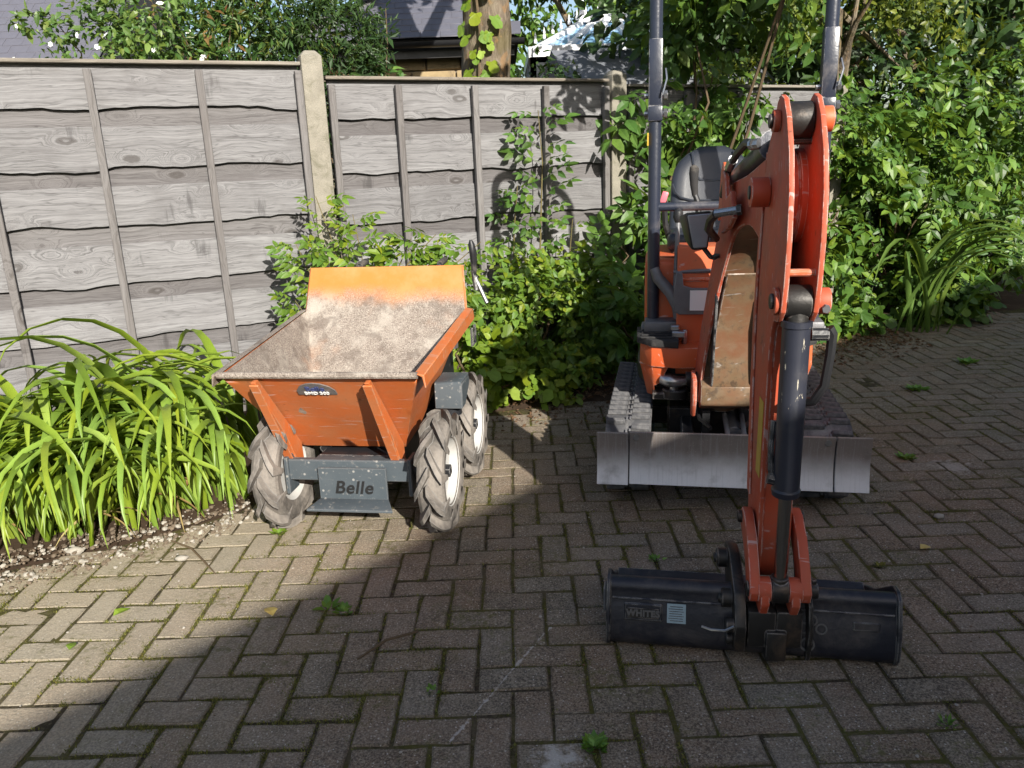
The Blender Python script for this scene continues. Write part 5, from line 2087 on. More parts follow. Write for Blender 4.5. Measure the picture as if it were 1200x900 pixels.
b = BM_()
b.tube([(RX - .036, 1.17, .70), (RX - .041, 1.18, .63), (RX - .040, 1.186, .57), (RX - .03, 1.188, .555)], .008, 8)
b.cyl((RX - .046, 1.186, .55), (RX - .02, 1.188, .545), .017, 10)
b.build('ram_pipe', 'black_steel', br)
# tipping links
lp = [(.985, .365), (1.01, .388), (1.05, .385), (1.12, .345), (1.185, .27), (1.212, .225), (1.20, .195), (1.165, .19), (1.140, .21), (1.10, .265), (1.04, .31), (.995, .33)]
for s in (-1, 1):
    b = BM_()
    xm = RX + s * .066
    b.prism(lp, xm - .014, xm + .014, 'YZX')
    b.build('tipping_link', 'arm_paint', ex, .004, 2)
b = BM_()
for s in (-1, 1):
    b.cyl((RX + s * .0225, 1.178, .222), (RX + s * .058, 1.178, .222), .034, 20)
b.build('link_boss', 'arm_paint', ex, .003, 2)
for p_, q_, r_, sg in (((RX - .092, 1.015, .360), (RX - .074, 1.015, .360), .018, 14), ((RX + .074, 1.015, .360), (RX + .09, 1.015, .360), .018, 14), ((RX + .074, 1.178, .222), (RX + .10, 1.178, .222), .022, 14), ((RX - .085, 1.178, .222), (RX - .074, 1.178, .222), .022, 14)):
    b = BM_()
    b.cyl(p_, q_, r_, sg)
    if q_[0] > .11:
        b.cyl((RX + .088, 1.178, .240), (RX + .088, 1.178, .256), .010, 6)
    b.build('link_pin', 'greasy_steel', ex, .002, 1)
# bucket hanger (knuckle, hitch cheeks and wedge)
b = BM_()
for s in (-1, 1):
    b.prism([(1.14, .23), (1.21, .235), (1.215, .19), (1.19, .15), (1.12, .12), (1.09, .16)], RX + s * .040 - .012, RX + s * .040 + .012, 'YZX')
b.build('hanger_link', 'arm_paint', ex, .005, 2)
b = BM_()
b.prism([(.95, .25), (1.00, .262), (1.05, .258), (1.10, .235), (1.17, .20), (1.215, .12), (1.20, .035), (1.12, .03), (1.0, .14), (.94, .20)], -.102, -.070, 'YZX')
b.prism([(.95, .24), (1.10, .24), (1.19, .18), (1.21, .10), (1.19, .01), (1.12, .02), (1.0, .16)], .092, .106, 'YZX')
b.box((-.028, 1.165, .105), (.075, .06, .11))
b.box((.045, 1.165, .105), (.07, .055, .11))
b.box((.01, 1.18, .06), (.055, .055, .09))
b.build('quick_hitch', 'greasy_steel', ex, .006, 2)
for f_, z_ in ((1.01, .225), (1.13, .165)):
    b = BM_()
    b.cyl((-.132, f_, z_), (-.100, f_, z_), .028, 14)
    b.cyl((-.14, f_, z_), (-.125, f_, z_), .016, 8)
    b.build('hitch_pin', 'greasy_steel', ex, .003, 1)
for p_, q_, r_ in (((-.125, 1.19, .115), (-.10, 1.19, .115), .022), ((-.12, 1.17, .06), (-.10, 1.17, .06), .018)):
    b = BM_()
    b.cyl(p_, q_, r_, 12)
    b.build('hitch_pin', 'greasy_steel', ex, .003, 1)
b = BM_()
b.tube([(-.105, 1.215, .125), (-.13, 1.225, .118), (-.165, 1.22, .116), (-.19, 1.21, .119)], .0035, 6)
b.build('safety_pin', 'bright_steel', ex)

# grading bucket, in the excavator's own frame (x across, -y forward)
def arcp(c, r, a0, a1, n):
    return [(c[0] + r * math.cos(math.radians(a0 + (a1 - a0) * i / n)), c[1] + r * math.sin(math.radians(a0 + (a1 - a0) * i / n))) for i in range(n + 1)]


# profile in (y, z): top roll, back wall, rounded heel, floor to the lip
pr_ = arcp((-.795, .172), .027, 20, 200, 8) + [(-.838, .130), (-.852, .058)] + arcp((-.810, .044), .044, 188, 264, 7) + [(-.70, .000), (-.60, .004), (-.50, .022), (-.46, .034)]
th = .011
inner = []
for i, p in enumerate(pr_):
    a, c_ = pr_[max(0, i - 1)], pr_[min(len(pr_) - 1, i + 1)]
    t = Vector((c_[0] - a[0], c_[1] - a[1])).normalized()
    nrm = Vector((-t.y, t.x))
    inner.append((p[0] - nrm.x * th * -1, p[1] - nrm.y * th * -1))
b = MB()
BWL, BWR = -.383, .383
n = len(pr_)
vs = [(BWL, *p) for p in pr_] + [(BWR, *p) for p in pr_] + [(BWL, *p) for p in inner] + [(BWR, *p) for p in inner]
fs = []
for i in range(n - 1):
    j = i + 1
    fs += [(i, j, n + j, n + i), (2 * n + i, 3 * n + i, 3 * n + j, 2 * n + j), (i, 2 * n + i, 2 * n + j, j), (n + i, n + j, 3 * n + j, 3 * n + i)]
fs += [(0, n, 3 * n, 2 * n), (n - 1, 3 * n - 1, 4 * n - 1, 2 * n - 1)]
b.add(vs, fs)
bucket = b.build('bucket', 'bucket_steel', ex, smooth=40)
for s in (-1, 1):
    b = MB()
    poly = [(-.765, .205), (-.80, .207), (-.826, .192), (-.850, .13), (-.860, .062), (-.858, .03), (-.84, .004), (-.79, -.004 + .006), (-.70, .001), (-.60, .002), (-.46, .030), (-.47, .04), (-.60, .10), (-.70, .165)]
    b.prism(poly, s * .383, s * .394, 'YZX')
    b.build('bucket_end', 'bucket_steel', bucket, .002, 1)
b = MB()
b.box((-.399, -.80, .135), (.010, .045, .075))
b.build('end_lug', 'grey_steel', bucket, .004, 1)
b = MB()
b.box((0, -.8275, .1495), (.755, .010, .006))
b.build('weld_seam', 'bucket_steel', bucket, .002, 1)
# raised maker's plate, sticker, embossed rings; back wall plane from (-.838,.13) to (-.848,.085)
bu = Vector((1, 0, 0))
bv = Vector((0, .014, .072)).normalized()
bn = bu.cross(bv)


def on_back(u, v_, d):
    return Vector((u, -.843, .1075)) + bv * v_ + bn * d


def plate_on_back(u, v_, w_, h_, d0, d1, name, mat, bev=.002):
    b = MB()
    c8 = [on_back(u + sx_ * w_ / 2, v_ + sz_ * h_ / 2, d) for d in (d0, d1) for sx_, sz_ in ((-1, -1), (1, -1), (1, 1), (-1, 1))]
    b.add(c8, [(0, 3, 2, 1), (4, 5, 6, 7), (0, 1, 5, 4), (1, 2, 6, 5), (2, 3, 7, 6), (3, 0, 4, 7)])
    return b.build(name, mat, bucket, bev, 1)


plate_on_back(-.290, .008, .108, .052, -.004, .005, 'name_plate', 'bucket_steel', .004)
plate_on_back(-.290, .006, .088, .030, .0045, .0065, 'name_plate', 'greasy_steel', .001)
put_text('WHITES', .0245, on_back(-.290, .006, .008), bu, bv, 'text_steel', bucket, extrude=.0022, offset=.0012, spacing=1.08)
plate_on_back(-.197, .010, .052, .056, .0005, .0022, 'sticker', 'sticker_blue', 0)
b = MB()
for k in range(7):
    c8 = [on_back(-.197 + (-.002 if k % 2 else 0) + sx_ * (.018 + (.002 if k % 3 else 0)), .030 - k * .0068 + sz_ * .0009, d) for d in (.0022, .0026) for sx_, sz_ in ((-1, -1), (1, -1), (1, 1), (-1, 1))]
    b.add(c8, [(0, 3, 2, 1), (4, 5, 6, 7), (0, 1, 5, 4), (1, 2, 6, 5), (2, 3, 7, 6), (3, 0, 4, 7)])
b.build('sticker_print', 'greasy_steel', bucket)
for (u, v_, r_) in ((.165, .018, .016), (.190, -.004, .016), (.145, -.004, .016), (.085, -.046, .020), (.155, -.050, .020)):
    b = MB()
    vs = []
    for k in range(20):
        a = 2 * PI * k / 20
        vs += [on_back(u + r_ * math.cos(a), v_ + r_ * math.sin(a), -.002), on_back(u + r_ * math.cos(a), v_ + r_ * math.sin(a), .0035), on_back(u + (r_ - .005) * math.cos(a), v_ + (r_ - .005) * math.sin(a), .0035), on_back(u + (r_ - .005) * math.cos(a), v_ + (r_ - .005) * math.sin(a), -.002)]
    fs = []
    for k in range(20):
        k2 = (k + 1) % 20
        for q in range(3):
            fs.append((k * 4 + q, k * 4 + q + 1, k2 * 4 + q + 1, k2 * 4 + q))
    b.add(vs, fs)
    b.build('embossed_mark', 'text_steel', bucket)
plate_on_back(.305, .010, .07, .026, -.003, .003, 'embossed_plate', 'bucket_steel', .003)
b = MB()
b.cyl((.115, -.822, .192), (.130, -.822, .192), .006, 8)
b.build('grease_nipple', 'bright_steel', bucket)


# ------------------------------------------------------------------ strap leaved plants
def strap_mesh(r, L, wd, e0, e1, name='leaf', twist=.3):
    n = 11
    p = Vector((0, 0, 0))
    vs, fs = [], []
    side = r.uniform(-.25, .25)
    for i in range(n + 1):
        t = i / n
        e = e0 + (e1 - e0) * (t ** r_pow(r, i, n))
        wv = wd * min(1, .55 + 1.6 * t) * (1 - max(0, (t - .45) / .55) ** 1.8) + .0008
        up = Vector((0, -math.sin(e), math.cos(e)))
        tw = twist * t * side * 4
        x = Vector((math.cos(tw), 0, 0)) + up * math.sin(tw)
        off_ = Vector((side * .18 * L * t * t, 0, 0))
        vs += [p + off_ - x * wv / 2 + up * wv * .16, p + off_ - up * wv * .10, p + off_ + x * wv / 2 + up * wv * .16]
        p = p + Vector((0, math.cos(e), math.sin(e))) * (L / n)
        if i < n:
            a = i * 3
            fs += [(a, a + 1, a + 4), (a, a + 4, a + 3), (a + 1, a + 2, a + 5), (a + 1, a + 5, a + 4)]
    return raw_mesh(name, np.array([v[:] for v in vs]), np.array(fs), True)


def r_pow(r, i, n):
    return 1.75


RS = random.Random(31)
LILY = []
for k in range(14):
    me = strap_mesh(RS, RS.uniform(.78, 1.12), RS.uniform(.030, .042), RS.uniform(1.2, 1.5), RS.uniform(-2.2, -1.3))
    me.materials.append(MAT['lily_leaf'])
    LILY.append(me)


def strap_clump(name, lab, x, y, n, meshes, sc, az0, spread, group=None, cat='plant', rad=.10):
    root = thing(name, lab, cat, (x, y - (.14 if name == 'strap_leaf_plant' else 0), 0), 0, group)
    for _ in range(n):
        dry = name == 'strap_leaf_plant' and RS.random() < .10
        o = bpy.data.objects.new('dry_leaf' if dry else 'leaf', RS.choice(DRY if dry else meshes))
        COL.objects.link(o)
        o.parent = root
        lx, s_ = RS.gauss(0, rad), sc * RS.uniform(.78, 1.12)
        az = RS.gauss(az0, spread)
        for _try in range(12):                       # leaves that would grow into the dumper turn aside
            if name != 'strap_leaf_plant' or x + lx + math.cos(az) * .62 * s_ < -1.02:
                break
            az = RS.gauss(az0 - .6, spread)
        o.location = (lx, RS.gauss(0, rad * .7), .0)
        o.scale = (s_ * 1.05, s_, s_)
        o.rotation_euler = (RS.uniform(-.22, .12), RS.uniform(-.15, .15), az - PI / 2)
    return root


m_leaf('dry_leaf', (0.22, 0.13, 0.05), (0.30, 0.20, 0.08), (0.34, 0.27, 0.11), 0.2, 0.7)
DRY = []
for k in range(4):
    me = strap_mesh(RS, RS.uniform(.35, .55), RS.uniform(.012, .02), RS.uniform(.5, 1.1), RS.uniform(-1.6, -1.0))
    me.materials.append(MAT['dry_leaf'])
    DRY.append(me)
GR = 'strap leaved plants along the fence'
for lab, x, y, n, sc, az in (
        ('arching strap leaved plant at the left edge of the picture', -2.12, 3.0, 76, 1.0, -1.2),
        ('strap leaved plant spilling lowest onto the white gravel', -1.82, 3.05, 74, .92, -1.15),
        ('large arching strap leaved plant in the middle of the row', -1.55, 3.2, 78, .95, -1.15),
        ('strap leaved plant beside the dumper front wheel', -1.32, 3.34, 62, .88, -2.3),
        ('strap leaved plant at the back of the row against the fence battens', -1.98, 3.42, 70, 1.14, -1.4),
        ('strap leaved plant behind the row near the second batten', -1.62, 3.58, 66, 1.16, -1.4),
        ('strap leaved plant half hidden behind the dumper skip', -1.36, 3.86, 50, 1.05, -2.6)):
    strap_clump('strap_leaf_plant', lab, x, y, n, LILY, sc, az, .95, GR)
CROC = []
for k in range(6):
    me = strap_mesh(RS, RS.uniform(1.05, 1.4), RS.uniform(.030, .04), RS.uniform(1.35, 1.5), RS.uniform(-1.6, -1.1))
    me.materials.append(MAT['strap_leaf'])
    CROC.append(me)
strap_clump('sword_leaf_plant', 'plant with long drooping sword leaves below the hedge on the right', 3.10, 5.92, 19, CROC, 1.25, -.8, .8, None, 'plant', .09)

# ------------------------------------------------------------------ shrubs
RP = random.Random(17)


def shrub(name, lab, base, blobs, n, size, tk, mat, n_obj=0, cat='shrub', seed=0, group=None, stems=8, stem_mat='twig_bark', r0=.011, **kw):
    root = thing(name, lab, cat, (base[0], base[1], 0), 0, group)
    loc = np.array([base[0], base[1], 0])
    bl = [(np.array(c) - loc, r_) for c, r_ in blobs]
    P_, D_, N_, S_ = blob_leaves(bl, n, size, seed=seed, **kw)
    if stems:
        tips = [P_[RP.randrange(len(P_))] for _ in range(stems)]
        stems_to(root, (0, 0, 0), tips, r0, stem_mat, rnd=RP)
    leafage(root, P_, D_, N_, S_, tk, mat, n_obj)
    return root


def pinnate_stem(root, path, n, size, mat, tk='pinnate', r0=.008, seed=1, start=.15, stem_mat='green_stem'):
    """a shoot with compound leaves in opposite pairs"""
    r = random.Random(seed)
    pts = [Vector(p) for p in path]
    b = MB()
    b.tube(pts, [r0 * (1 - .7 * i / (len(pts) - 1)) for i in range(len(pts))], 6)
    b.build('stem', stem_mat, root)
    P_, D_, N_, S_ = [], [], [], []
    for k in range(n):
        t = start + (1 - start) * (k + .5) / n
        u = t * (len(pts) - 1)
        i = min(int(u), len(pts) - 2)
        p = pts[i].lerp(pts[i + 1], u - i)
        ax = (pts[i + 1] - pts[i]).normalized()
        for sgn in (-1, 1):
            az = r.uniform(-.5, .5) + (0 if sgn > 0 else PI)
            d = Vector((math.cos(az), math.sin(az) * .6 - .35, r.uniform(-.25, .35)))
            d = (d + ax * .5).normalized()
            P_.append(p[:])
            D_.append(d[:])
            N_.append((r.uniform(-.3, .3), -.55 + r.uniform(-.3, .3), .8))
            S_.append(size * (1.05 - .45 * abs(t - .45)) * r.uniform(.7, 1.15))
    leafage(root, P_, D_, N_, S_, tk, mat, len(P_))


# bright bush right of the dumper
shrub('bramble_bush', 'bright yellow green bush against the fence right of the dumper', (.05, 4.72),
      [((-.12, 4.62, .30), (.32, .24, .34)), ((.20, 4.72, .36), (.34, .28, .40)), ((.40, 4.98, .48), (.28, .22, .32)), ((.10, 4.88, .62), (.20, .16, .22)), ((.30, 4.55, .14), (.32, .18, .18))],
      1900, .070, 'trifol', 'bush_leaf', 220, seed=3, clump=3.2, thr=-.16, stems=14)
shrub('currant_bush', 'lower mid green bush beside the dumper rear wheel', (-.18, 4.42),
      [((-.20, 4.42, .22), (.26, .2, .26)), ((.02, 4.40, .14), (.3, .16, .16))], 560, .062, 'lobed', 'ivy_leaf', 90, seed=8, clump=4, thr=-.1, stems=8)
# shaded elder growth left of the excavator
shrub('elder_bush', 'dark shaded elder bush between the bright bush and the excavator', (.82, 5.0),
      [((.70, 4.95, .40), (.36, .30, .44)), ((.98, 5.18, .55), (.34, .28, .55)), ((.95, 5.20, .85), (.22, .2, .25))],
      430, .21, 'pinnate', 'elder_leaf', 110, seed=5, clump=2.5, thr=-.2, stems=10)
# tall shoot climbing the fence
cl = thing('elder_shoot', 'tall thin elder shoot climbing the sunlit fence near the right concrete post', 'shrub', (.18, 5.08, 0))
pinnate_stem(cl, [(0, 0, .1), (.02, -.02, .6), (.04, .0, 1.0), (.06, .02, 1.35), (.04, .0, 1.66)], 9, .215, 'elder_leaf', seed=4, start=.35)
pinnate_stem(cl, [(-.14, .02, .1), (-.15, .0, .55), (-.13, -.02, .95), (-.10, -.04, 1.22)], 4, .17, 'elder_leaf', seed=9, start=.55)
pinnate_stem(cl, [(.16, .02, .1), (.20, .0, .6), (.24, .0, 1.0)], 3, .20, 'bush_leaf', seed=19, start=.55)
# shrub rising behind the skip at the tall post
rs = thing('rowan_shrub', 'sparse green shrub rising behind the skip in front of the tall concrete post', 'shrub', (-.80, 4.30, 0))
for k, path in enumerate((
        [(0, 0, 0), (-.05, 0, .5), (-.12, .05, .9), (-.22, .10, 1.22)],
        [(.02, 0, 0), (.05, 0, .5), (.02, .02, .85), (-.02, .05, 1.12)],
        [(.05, 0, 0), (.14, 0, .55), (.26, .02, .85), (.42, .03, 1.00)],
        [(.08, 0, 0), (.24, 0, .5), (.44, .03, .78), (.66, .05, .95)],
        [(.05, 0, 0), (.12, .02, .6), (.20, .05, .82), (.28, .06, .98)],
        [(-.05, 0, 0), (-.14, -.02, .5), (-.26, .0, .8), (-.34, .04, .98)],
        [(.1, 0, 0), (.3, -.02, .45), (.5, 0, .68), (.58, .02, .86)],
        [(-.05, 0, 0), (-.16, -.02, .35), (-.28, -.04, .55), (-.36, -.02, .68)])):
    pinnate_stem(rs, path, 7, .175, 'bush_leaf', seed=40 + k, start=.45, tk='pinnate2', r0=.007)

# elder overhanging the shaded panel
shrub('elder_tree', 'elder with large divided leaves hanging over the shaded fence panel', (1.12, 5.42),
      [((1.08, 5.50, 2.35), (.36, .30, .42)), ((1.55, 5.62, 2.30), (.52, .34, .40)), ((1.05, 5.45, 1.78), (.26, .18, .34)), ((1.62, 5.66, 1.90), (.22, .16, .26)), ((1.5, 4.3, 2.72), (.75, .42, .34)), ((1.30, 5.52, 1.72), (.40, .14, .30)), ((1.45, 5.9, 2.9), (.7, .5, .5))],
      860, .225, 'pinnate', 'elder_leaf', 250, cat='tree', seed=12, clump=1.8, thr=-.05, stems=8, r0=.014, droop=.6)
# hedge of mixed shrubs on the right
shrub('elder_bush', 'leafy elder bush behind the digger arm at the left end of the hedge', (2.20, 6.25),
      [((2.10, 6.08, .70), (.45, .36, .62)), ((2.35, 6.30, 1.25), (.55, .40, .55)), ((1.85, 6.12, .30), (.36, .26, .30))],
      780, .20, 'pinnate', 'hedge_leaf', 170, seed=21, clump=1.5, thr=.09, shell=.25, stems=12)
shrub('elder_bush', 'broad leafy bush above the long sword leaves in the hedge', (3.25, 6.75),
      [((3.05, 6.52, 1.00), (.62, .42, .62)), ((3.55, 6.72, 1.30), (.60, .42, .60)), ((2.70, 6.42, .50), (.5, .32, .5)), ((3.45, 6.55, .45), (.55, .3, .45))],
      1000, .20, 'pinnate', 'hedge_leaf', 190, seed=22, clump=1.5, thr=.09, shell=.25, stems=12)
shrub('elder_bush', 'leafy bush at the right edge of the picture', (4.35, 7.15),
      [((4.20, 6.95, .95), (.65, .42, .75)), ((4.6, 7.1, 1.5), (.7, .5, .7)), ((3.9, 6.85, .35), (.5, .3, .36))],
      900, .20, 'pinnate', 'hedge_leaf', 120, seed=23, clump=1.5, thr=.09, shell=.25, stems=10)
shrub('ground_herb', 'low dark herb carpet under the hedge beside the sword leaves', (2.6, 5.85),
      [((2.2, 5.78, .10), (.4, .16, .16)), ((2.75, 5.98, .14), (.35, .18, .2)), ((3.4, 6.2, .16), (.45, .2, .24)), ((1.75, 5.62, .10), (.25, .12, .14))],
      700, .085, 'lobed', 'hedge_leaf', 60, cat='plant', seed=25, clump=3, thr=-.1, stems=0)


def tree(name, lab, base, trunk_r, trunk_h, blobs, n, size, tk, mat, seed=0, n_obj=0, limbs=7, group=None, lean=(0, 0), **kw):
    root = thing(name, lab, 'tree', (base[0], base[1], 0), 0, group)
    b = MB()
    r = random.Random(seed)
    path = [Vector((lean[0] * t + r.uniform(-.04, .04) * (t > 0), lean[1] * t, -.1 + trunk_h * t)) for t in (0, .15, .35, .55, .75, 1)]
    fine, rad = [], []
    kk = (1.35, 1.06, 1.0, .92, .8, .6)
    for q in range(5):
        for u in range(6):
            fine.append(path[q].lerp(path[q + 1], u / 6))
            rad.append(trunk_r * (kk[q] + (kk[q + 1] - kk[q]) * u / 6))
    fine.append(path[5])
    rad.append(trunk_r * .6)
    b.tube(fine, rad, 26)
    for p in b.v:
        h_ = Vector((p.x, p.y, 0))
        if h_.length > 1e-4:
            dd = fbm((p.x * 9 + seed, p.y * 9, p.z * 2.2), 1.0) * .10 + fbm((p.x * 22, p.y * 22, p.z * 4), 1.0) * .05
            p += h_.normalized() * trunk_r * dd
    loc = np.array([base[0], base[1], 0])
    bl = [(np.array(c) - loc, r_) for c, r_ in blobs]
    for k in range(limbs):
        c, rad = bl[k % len(bl)]
        tip = Vector(c) + Vector([r.uniform(-.7, .7) * q for q in rad])
        a = path[3 + k % 3]
        mid = a.lerp(tip, .5) + Vector((0, 0, .12 * trunk_h * r.uniform(0, 1)))
        b.tube([a, mid, tip], [trunk_r * .42, trunk_r * .26, trunk_r * .07], 8)
    b.build('trunk', 'bark', root)
    P_, D_, N_, S_ = blob_leaves(bl, n, size, seed=seed, **kw)
    leafage(root, P_, D_, N_, S_, tk, mat, n_obj, rest='crown')
    return root


tree('hedgerow_tree', 'tall tree with small bright leaves rising above the hedge on the right', (2.9, 7.3), .09, 2.6,
     [((2.05, 6.75, 2.15), (.55, .45, .50)), ((2.8, 7.0, 2.55), (.75, .55, .55)), ((3.7, 7.3, 2.35), (.7, .5, .5)), ((2.4, 7.2, 3.3), (1.0, .8, .6)), ((3.6, 7.5, 3.2), (1.0, .8, .6))],
     9000, .058, 'simple', 'bright_small_leaf', seed=31, n_obj=200, clump=1.9, thr=.14)
tree('shade_tree', 'dark dense tree standing behind the hedge and blocking the light', (3.6, 8.6), .16, 3.0,
     [((1.9, 7.1, .9), (.8, .3, 1.2)), ((3.1, 7.5, 1.2), (1.0, .35, 1.3)), ((4.3, 7.9, 1.3), (1.0, .35, 1.3)), ((2.6, 8.1, 1.5), (1.1, .5, 1.4)), ((4.2, 8.4, 1.6), (1.4, .6, 1.5)), ((6.0, 8.6, 1.8), (1.4, .8, 1.7)), ((3.0, 8.6, 3.4), (1.8, .8, 1.2)), ((5.2, 8.8, 3.6), (1.8, .8, 1.3)), ((1.6, 7.9, 2.6), (.8, .5, .9))],
     21000, .13, 'simple', 'dark_leaf', seed=32, clump=1.4, thr=-.35, shell=.3)
tree('garden_tree', 'leafy garden tree beyond the glass roof at the top of the picture', (1.6, 13.2), .16, 3.4,
     [((.3, 12.8, 4.0), (1.2, 1.0, .9)), ((1.9, 13.0, 4.2), (1.4, 1.0, 1.2)), ((3.3, 12.5, 4.0), (1.4, 1.0, 1.4)), ((2.8, 11.5, 3.0), (1.0, .7, 1.0))],
     11000, .12, 'simple', 'hedge_leaf', seed=33, clump=1.3, thr=-.1)
for lab, x, y, sd in (('far tree behind the slate roofs on the left', -7.5, 17, 51), ('far tree behind the stone house roof', -1.5, 20, 52), ('far tree at the right beyond the dark hedge tree', 9.0, 14, 53), ('distant tree beyond the garden tree', 4.5, 19, 54)):
    tree('distant_tree', lab, (x, y), .2, 3.2, [((x - .8, y, 4.2), (2, 1.6, 1.5)), ((x + 1.0, y, 4.6), (2.1, 1.6, 1.8)), ((x, y - .4, 3.0), (2.0, 1.4, 1.2))], 4500, .2, 'simple', 'hedge_leaf', seed=sd, clump=1.0, thr=-.2, group='far background trees')

# tree trunk behind the fence with ivy
mt = tree('ivy_clad_tree', 'thick brown tree trunk with bright ivy standing behind the fence', (-.12, 6.55), .195, 4.4,
          [((-.9, 6.7, 4.9), (1.2, 1.0, .8)), ((.7, 6.9, 5.0), (1.2, 1.0, .8)), ((-.1, 6.4, 5.6), (1.2, 1.0, .8))], 3500, .10, 'simple', 'hedge_leaf', seed=41, clump=1.5, thr=-.1)
P_, D_, N_, S_ = [], [], [], []
ri = random.Random(6)
for k in range(34):
    a = -PI / 2 + ri.gauss(-.22, .36)
    z_ = ri.uniform(1.62, 2.75)
    if z_ < 1.95 and ri.random() < .35:
        a = -PI / 2 + ri.uniform(-1, 1)
    P_.append((.205 * math.cos(a), .205 * math.sin(a) - .01, z_))
    D_.append((ri.uniform(-.5, .5), -.45, -.75))
    N_.append((math.cos(a), math.sin(a), .45))
    S_.append(ri.uniform(.08, .135))
leafage(mt, P_, D_, N_, S_, 'lobed', 'ivy_leaf', 46, leaf_name='ivy_leaf')
b = MB()
b.tube([(-.03, -.20, 1.2), (-.05, -.212, 1.8), (-.02, -.205, 2.3), (-.06, -.20, 2.9)], .010, 6)
b.build('ivy_stem', 'twig_bark', mt)

# bushes over the fence on the left
rb = shrub('rose_bush', 'white flowering rose bush looking over the left fence panel', (-2.35, 5.25),
           [((-2.36, 5.10, 2.02), (.32, .28, .36)), ((-2.08, 5.22, 2.12), (.34, .30, .36)), ((-2.72, 5.05, 2.26), (.12, .12, .06)), ((-2.3, 5.3, 1.5), (.5, .35, .5))],
           4200, .048, 'simple', 'rose_leaf', 90, seed=61, clump=4, thr=-.08, stems=14, jitter=.7)
rf = random.Random(9)
fb = MB()
for k in range(6):
    a = k * PI / 3
    fb.add([(0, 0, 0), (math.cos(a - .5) * .9, math.sin(a - .5) * .9, .35), (math.cos(a) * 1.15, math.sin(a) * 1.15, .25), (math.cos(a + .5) * .9, math.sin(a + .5) * .9, .35)], [(0, 1, 2, 3)])
fm = fb.mesh('flower', recalc=False)
fm.materials.append(MAT['white_petal'])
for k in range(17):
    o = bpy.data.objects.new('flower', fm)
    COL.objects.link(o)
    o.parent = rb
    c, rad = (((-.10, -.15, 2.05), (.40, .30, .36)), ((.25, -.03, 2.15), (.35, .30, .36)))[k % 2]
    a, e_ = rf.uniform(PI, 2 * PI), rf.uniform(-.5, 1.1)
    o.location = (c[0] + rad[0] * 1.02 * math.cos(a) * math.cos(e_), c[1] + rad[1] * 1.05 * math.sin(a) * math.cos(e_), c[2] + rad[2] * math.sin(e_))
    s_ = rf.uniform(.012, .022)
    o.scale = (s_, s_, s_)
    o.rotation_euler = (rf.uniform(.6, 1.5), rf.uniform(-.5, .5), rf.uniform(-.6, .6))
shrub('conifer_bush', 'yellow green bush with rusty tips above the middle of the left fence panel', (-1.72, 5.55),
      [((-1.75, 5.45, 2.02), (.42, .32, .42)), ((-1.45, 5.5, 2.25), (.40, .32, .35)), ((-1.7, 5.6, 1.5), (.5, .35, .5))],
      9000, .06, 'needle', 'conifer_leaf', 60, seed=62, clump=3.2, thr=-.1, stems=10, jitter=.9)
shrub('conifer_bush', 'dark green bush directly left of the tall concrete post beyond the fence', (-1.12, 5.75),
      [((-1.20, 5.60, 1.98), (.42, .32, .44)), ((-1.05, 5.72, 2.20), (.34, .26, .36)), ((-1.1, 5.7, 1.4), (.5, .35, .5))],
      8000, .06, 'needle', 'dark_leaf', 60, seed=63, clump=3.2, thr=-.15, stems=10, jitter=.9)
P_, D_, N_, S_ = blob_leaves([((-.05, -.1, 2.2), (.35, .3, .32))], 260, .05, seed=71, clump=5, thr=.15, shell=.9)
shoots = thing('rust_tipped_shrub', 'rust coloured young shoots between the rose and the yellow green bush', 'shrub', (-1.75, 5.40, 0))
stems_to(shoots, (0, 0, 1.2), [P_[i] for i in range(0, len(P_), max(1, len(P_) // 12))], .006, 'twig_bark', rnd=RP)
leafage(shoots, P_, D_, N_, S_, 'needle', 'red_tip_leaf', 40)
shrub('dark_holly', 'very dark bush behind the fence right of the ivy clad trunk', (.42, 6.35),
      [((.33, 6.20, 1.80), (.26, .22, .32)), ((.58, 6.35, 1.68), (.25, .22, .26)), ((.4, 6.3, 1.4), (.4, .3, .4))],
      2600, .05, 'simple', 'dark_leaf', 40, seed=64, clump=3.5, thr=-.2, stems=8)
shrub('grey_leaved_shrub', 'small grey green shrub in front of the stone wall left of the trunk', (-.78, 6.0),
      [((-.80, 5.95, 1.86), (.17, .12, .22)), ((-.5, 6.0, 1.80), (.12, .1, .16))], 260, .07, 'simple', 'elder_leaf', 40, seed=66, clump=5, thr=0, stems=6)


# ------------------------------------------------------------------ buildings beyond the fence
SL = []
for k in range(4):
    b = MB()
    r = random.Random(k)
    w_, h_ = .198, .30
    b.add([(-w_ / 2, 0, .0), (w_ / 2, r.uniform(-.006, .006), .0), (w_ / 2, h_, .0), (-w_ / 2, h_, .0), (-w_ / 2 + .002, .002, .008), (w_ / 2 - .002, r.uniform(-.004, .006), .008), (w_ / 2, h_, .007), (-w_ / 2, h_, .007)], [(0, 3, 2, 1), (4, 5, 6, 7), (0, 1, 5, 4), (1, 2, 6, 5), (2, 3, 7, 6), (3, 0, 4, 7)])
    me = b.mesh('slate', smooth=0)
    me.materials.append(MAT['slate'])
    SL.append(me)


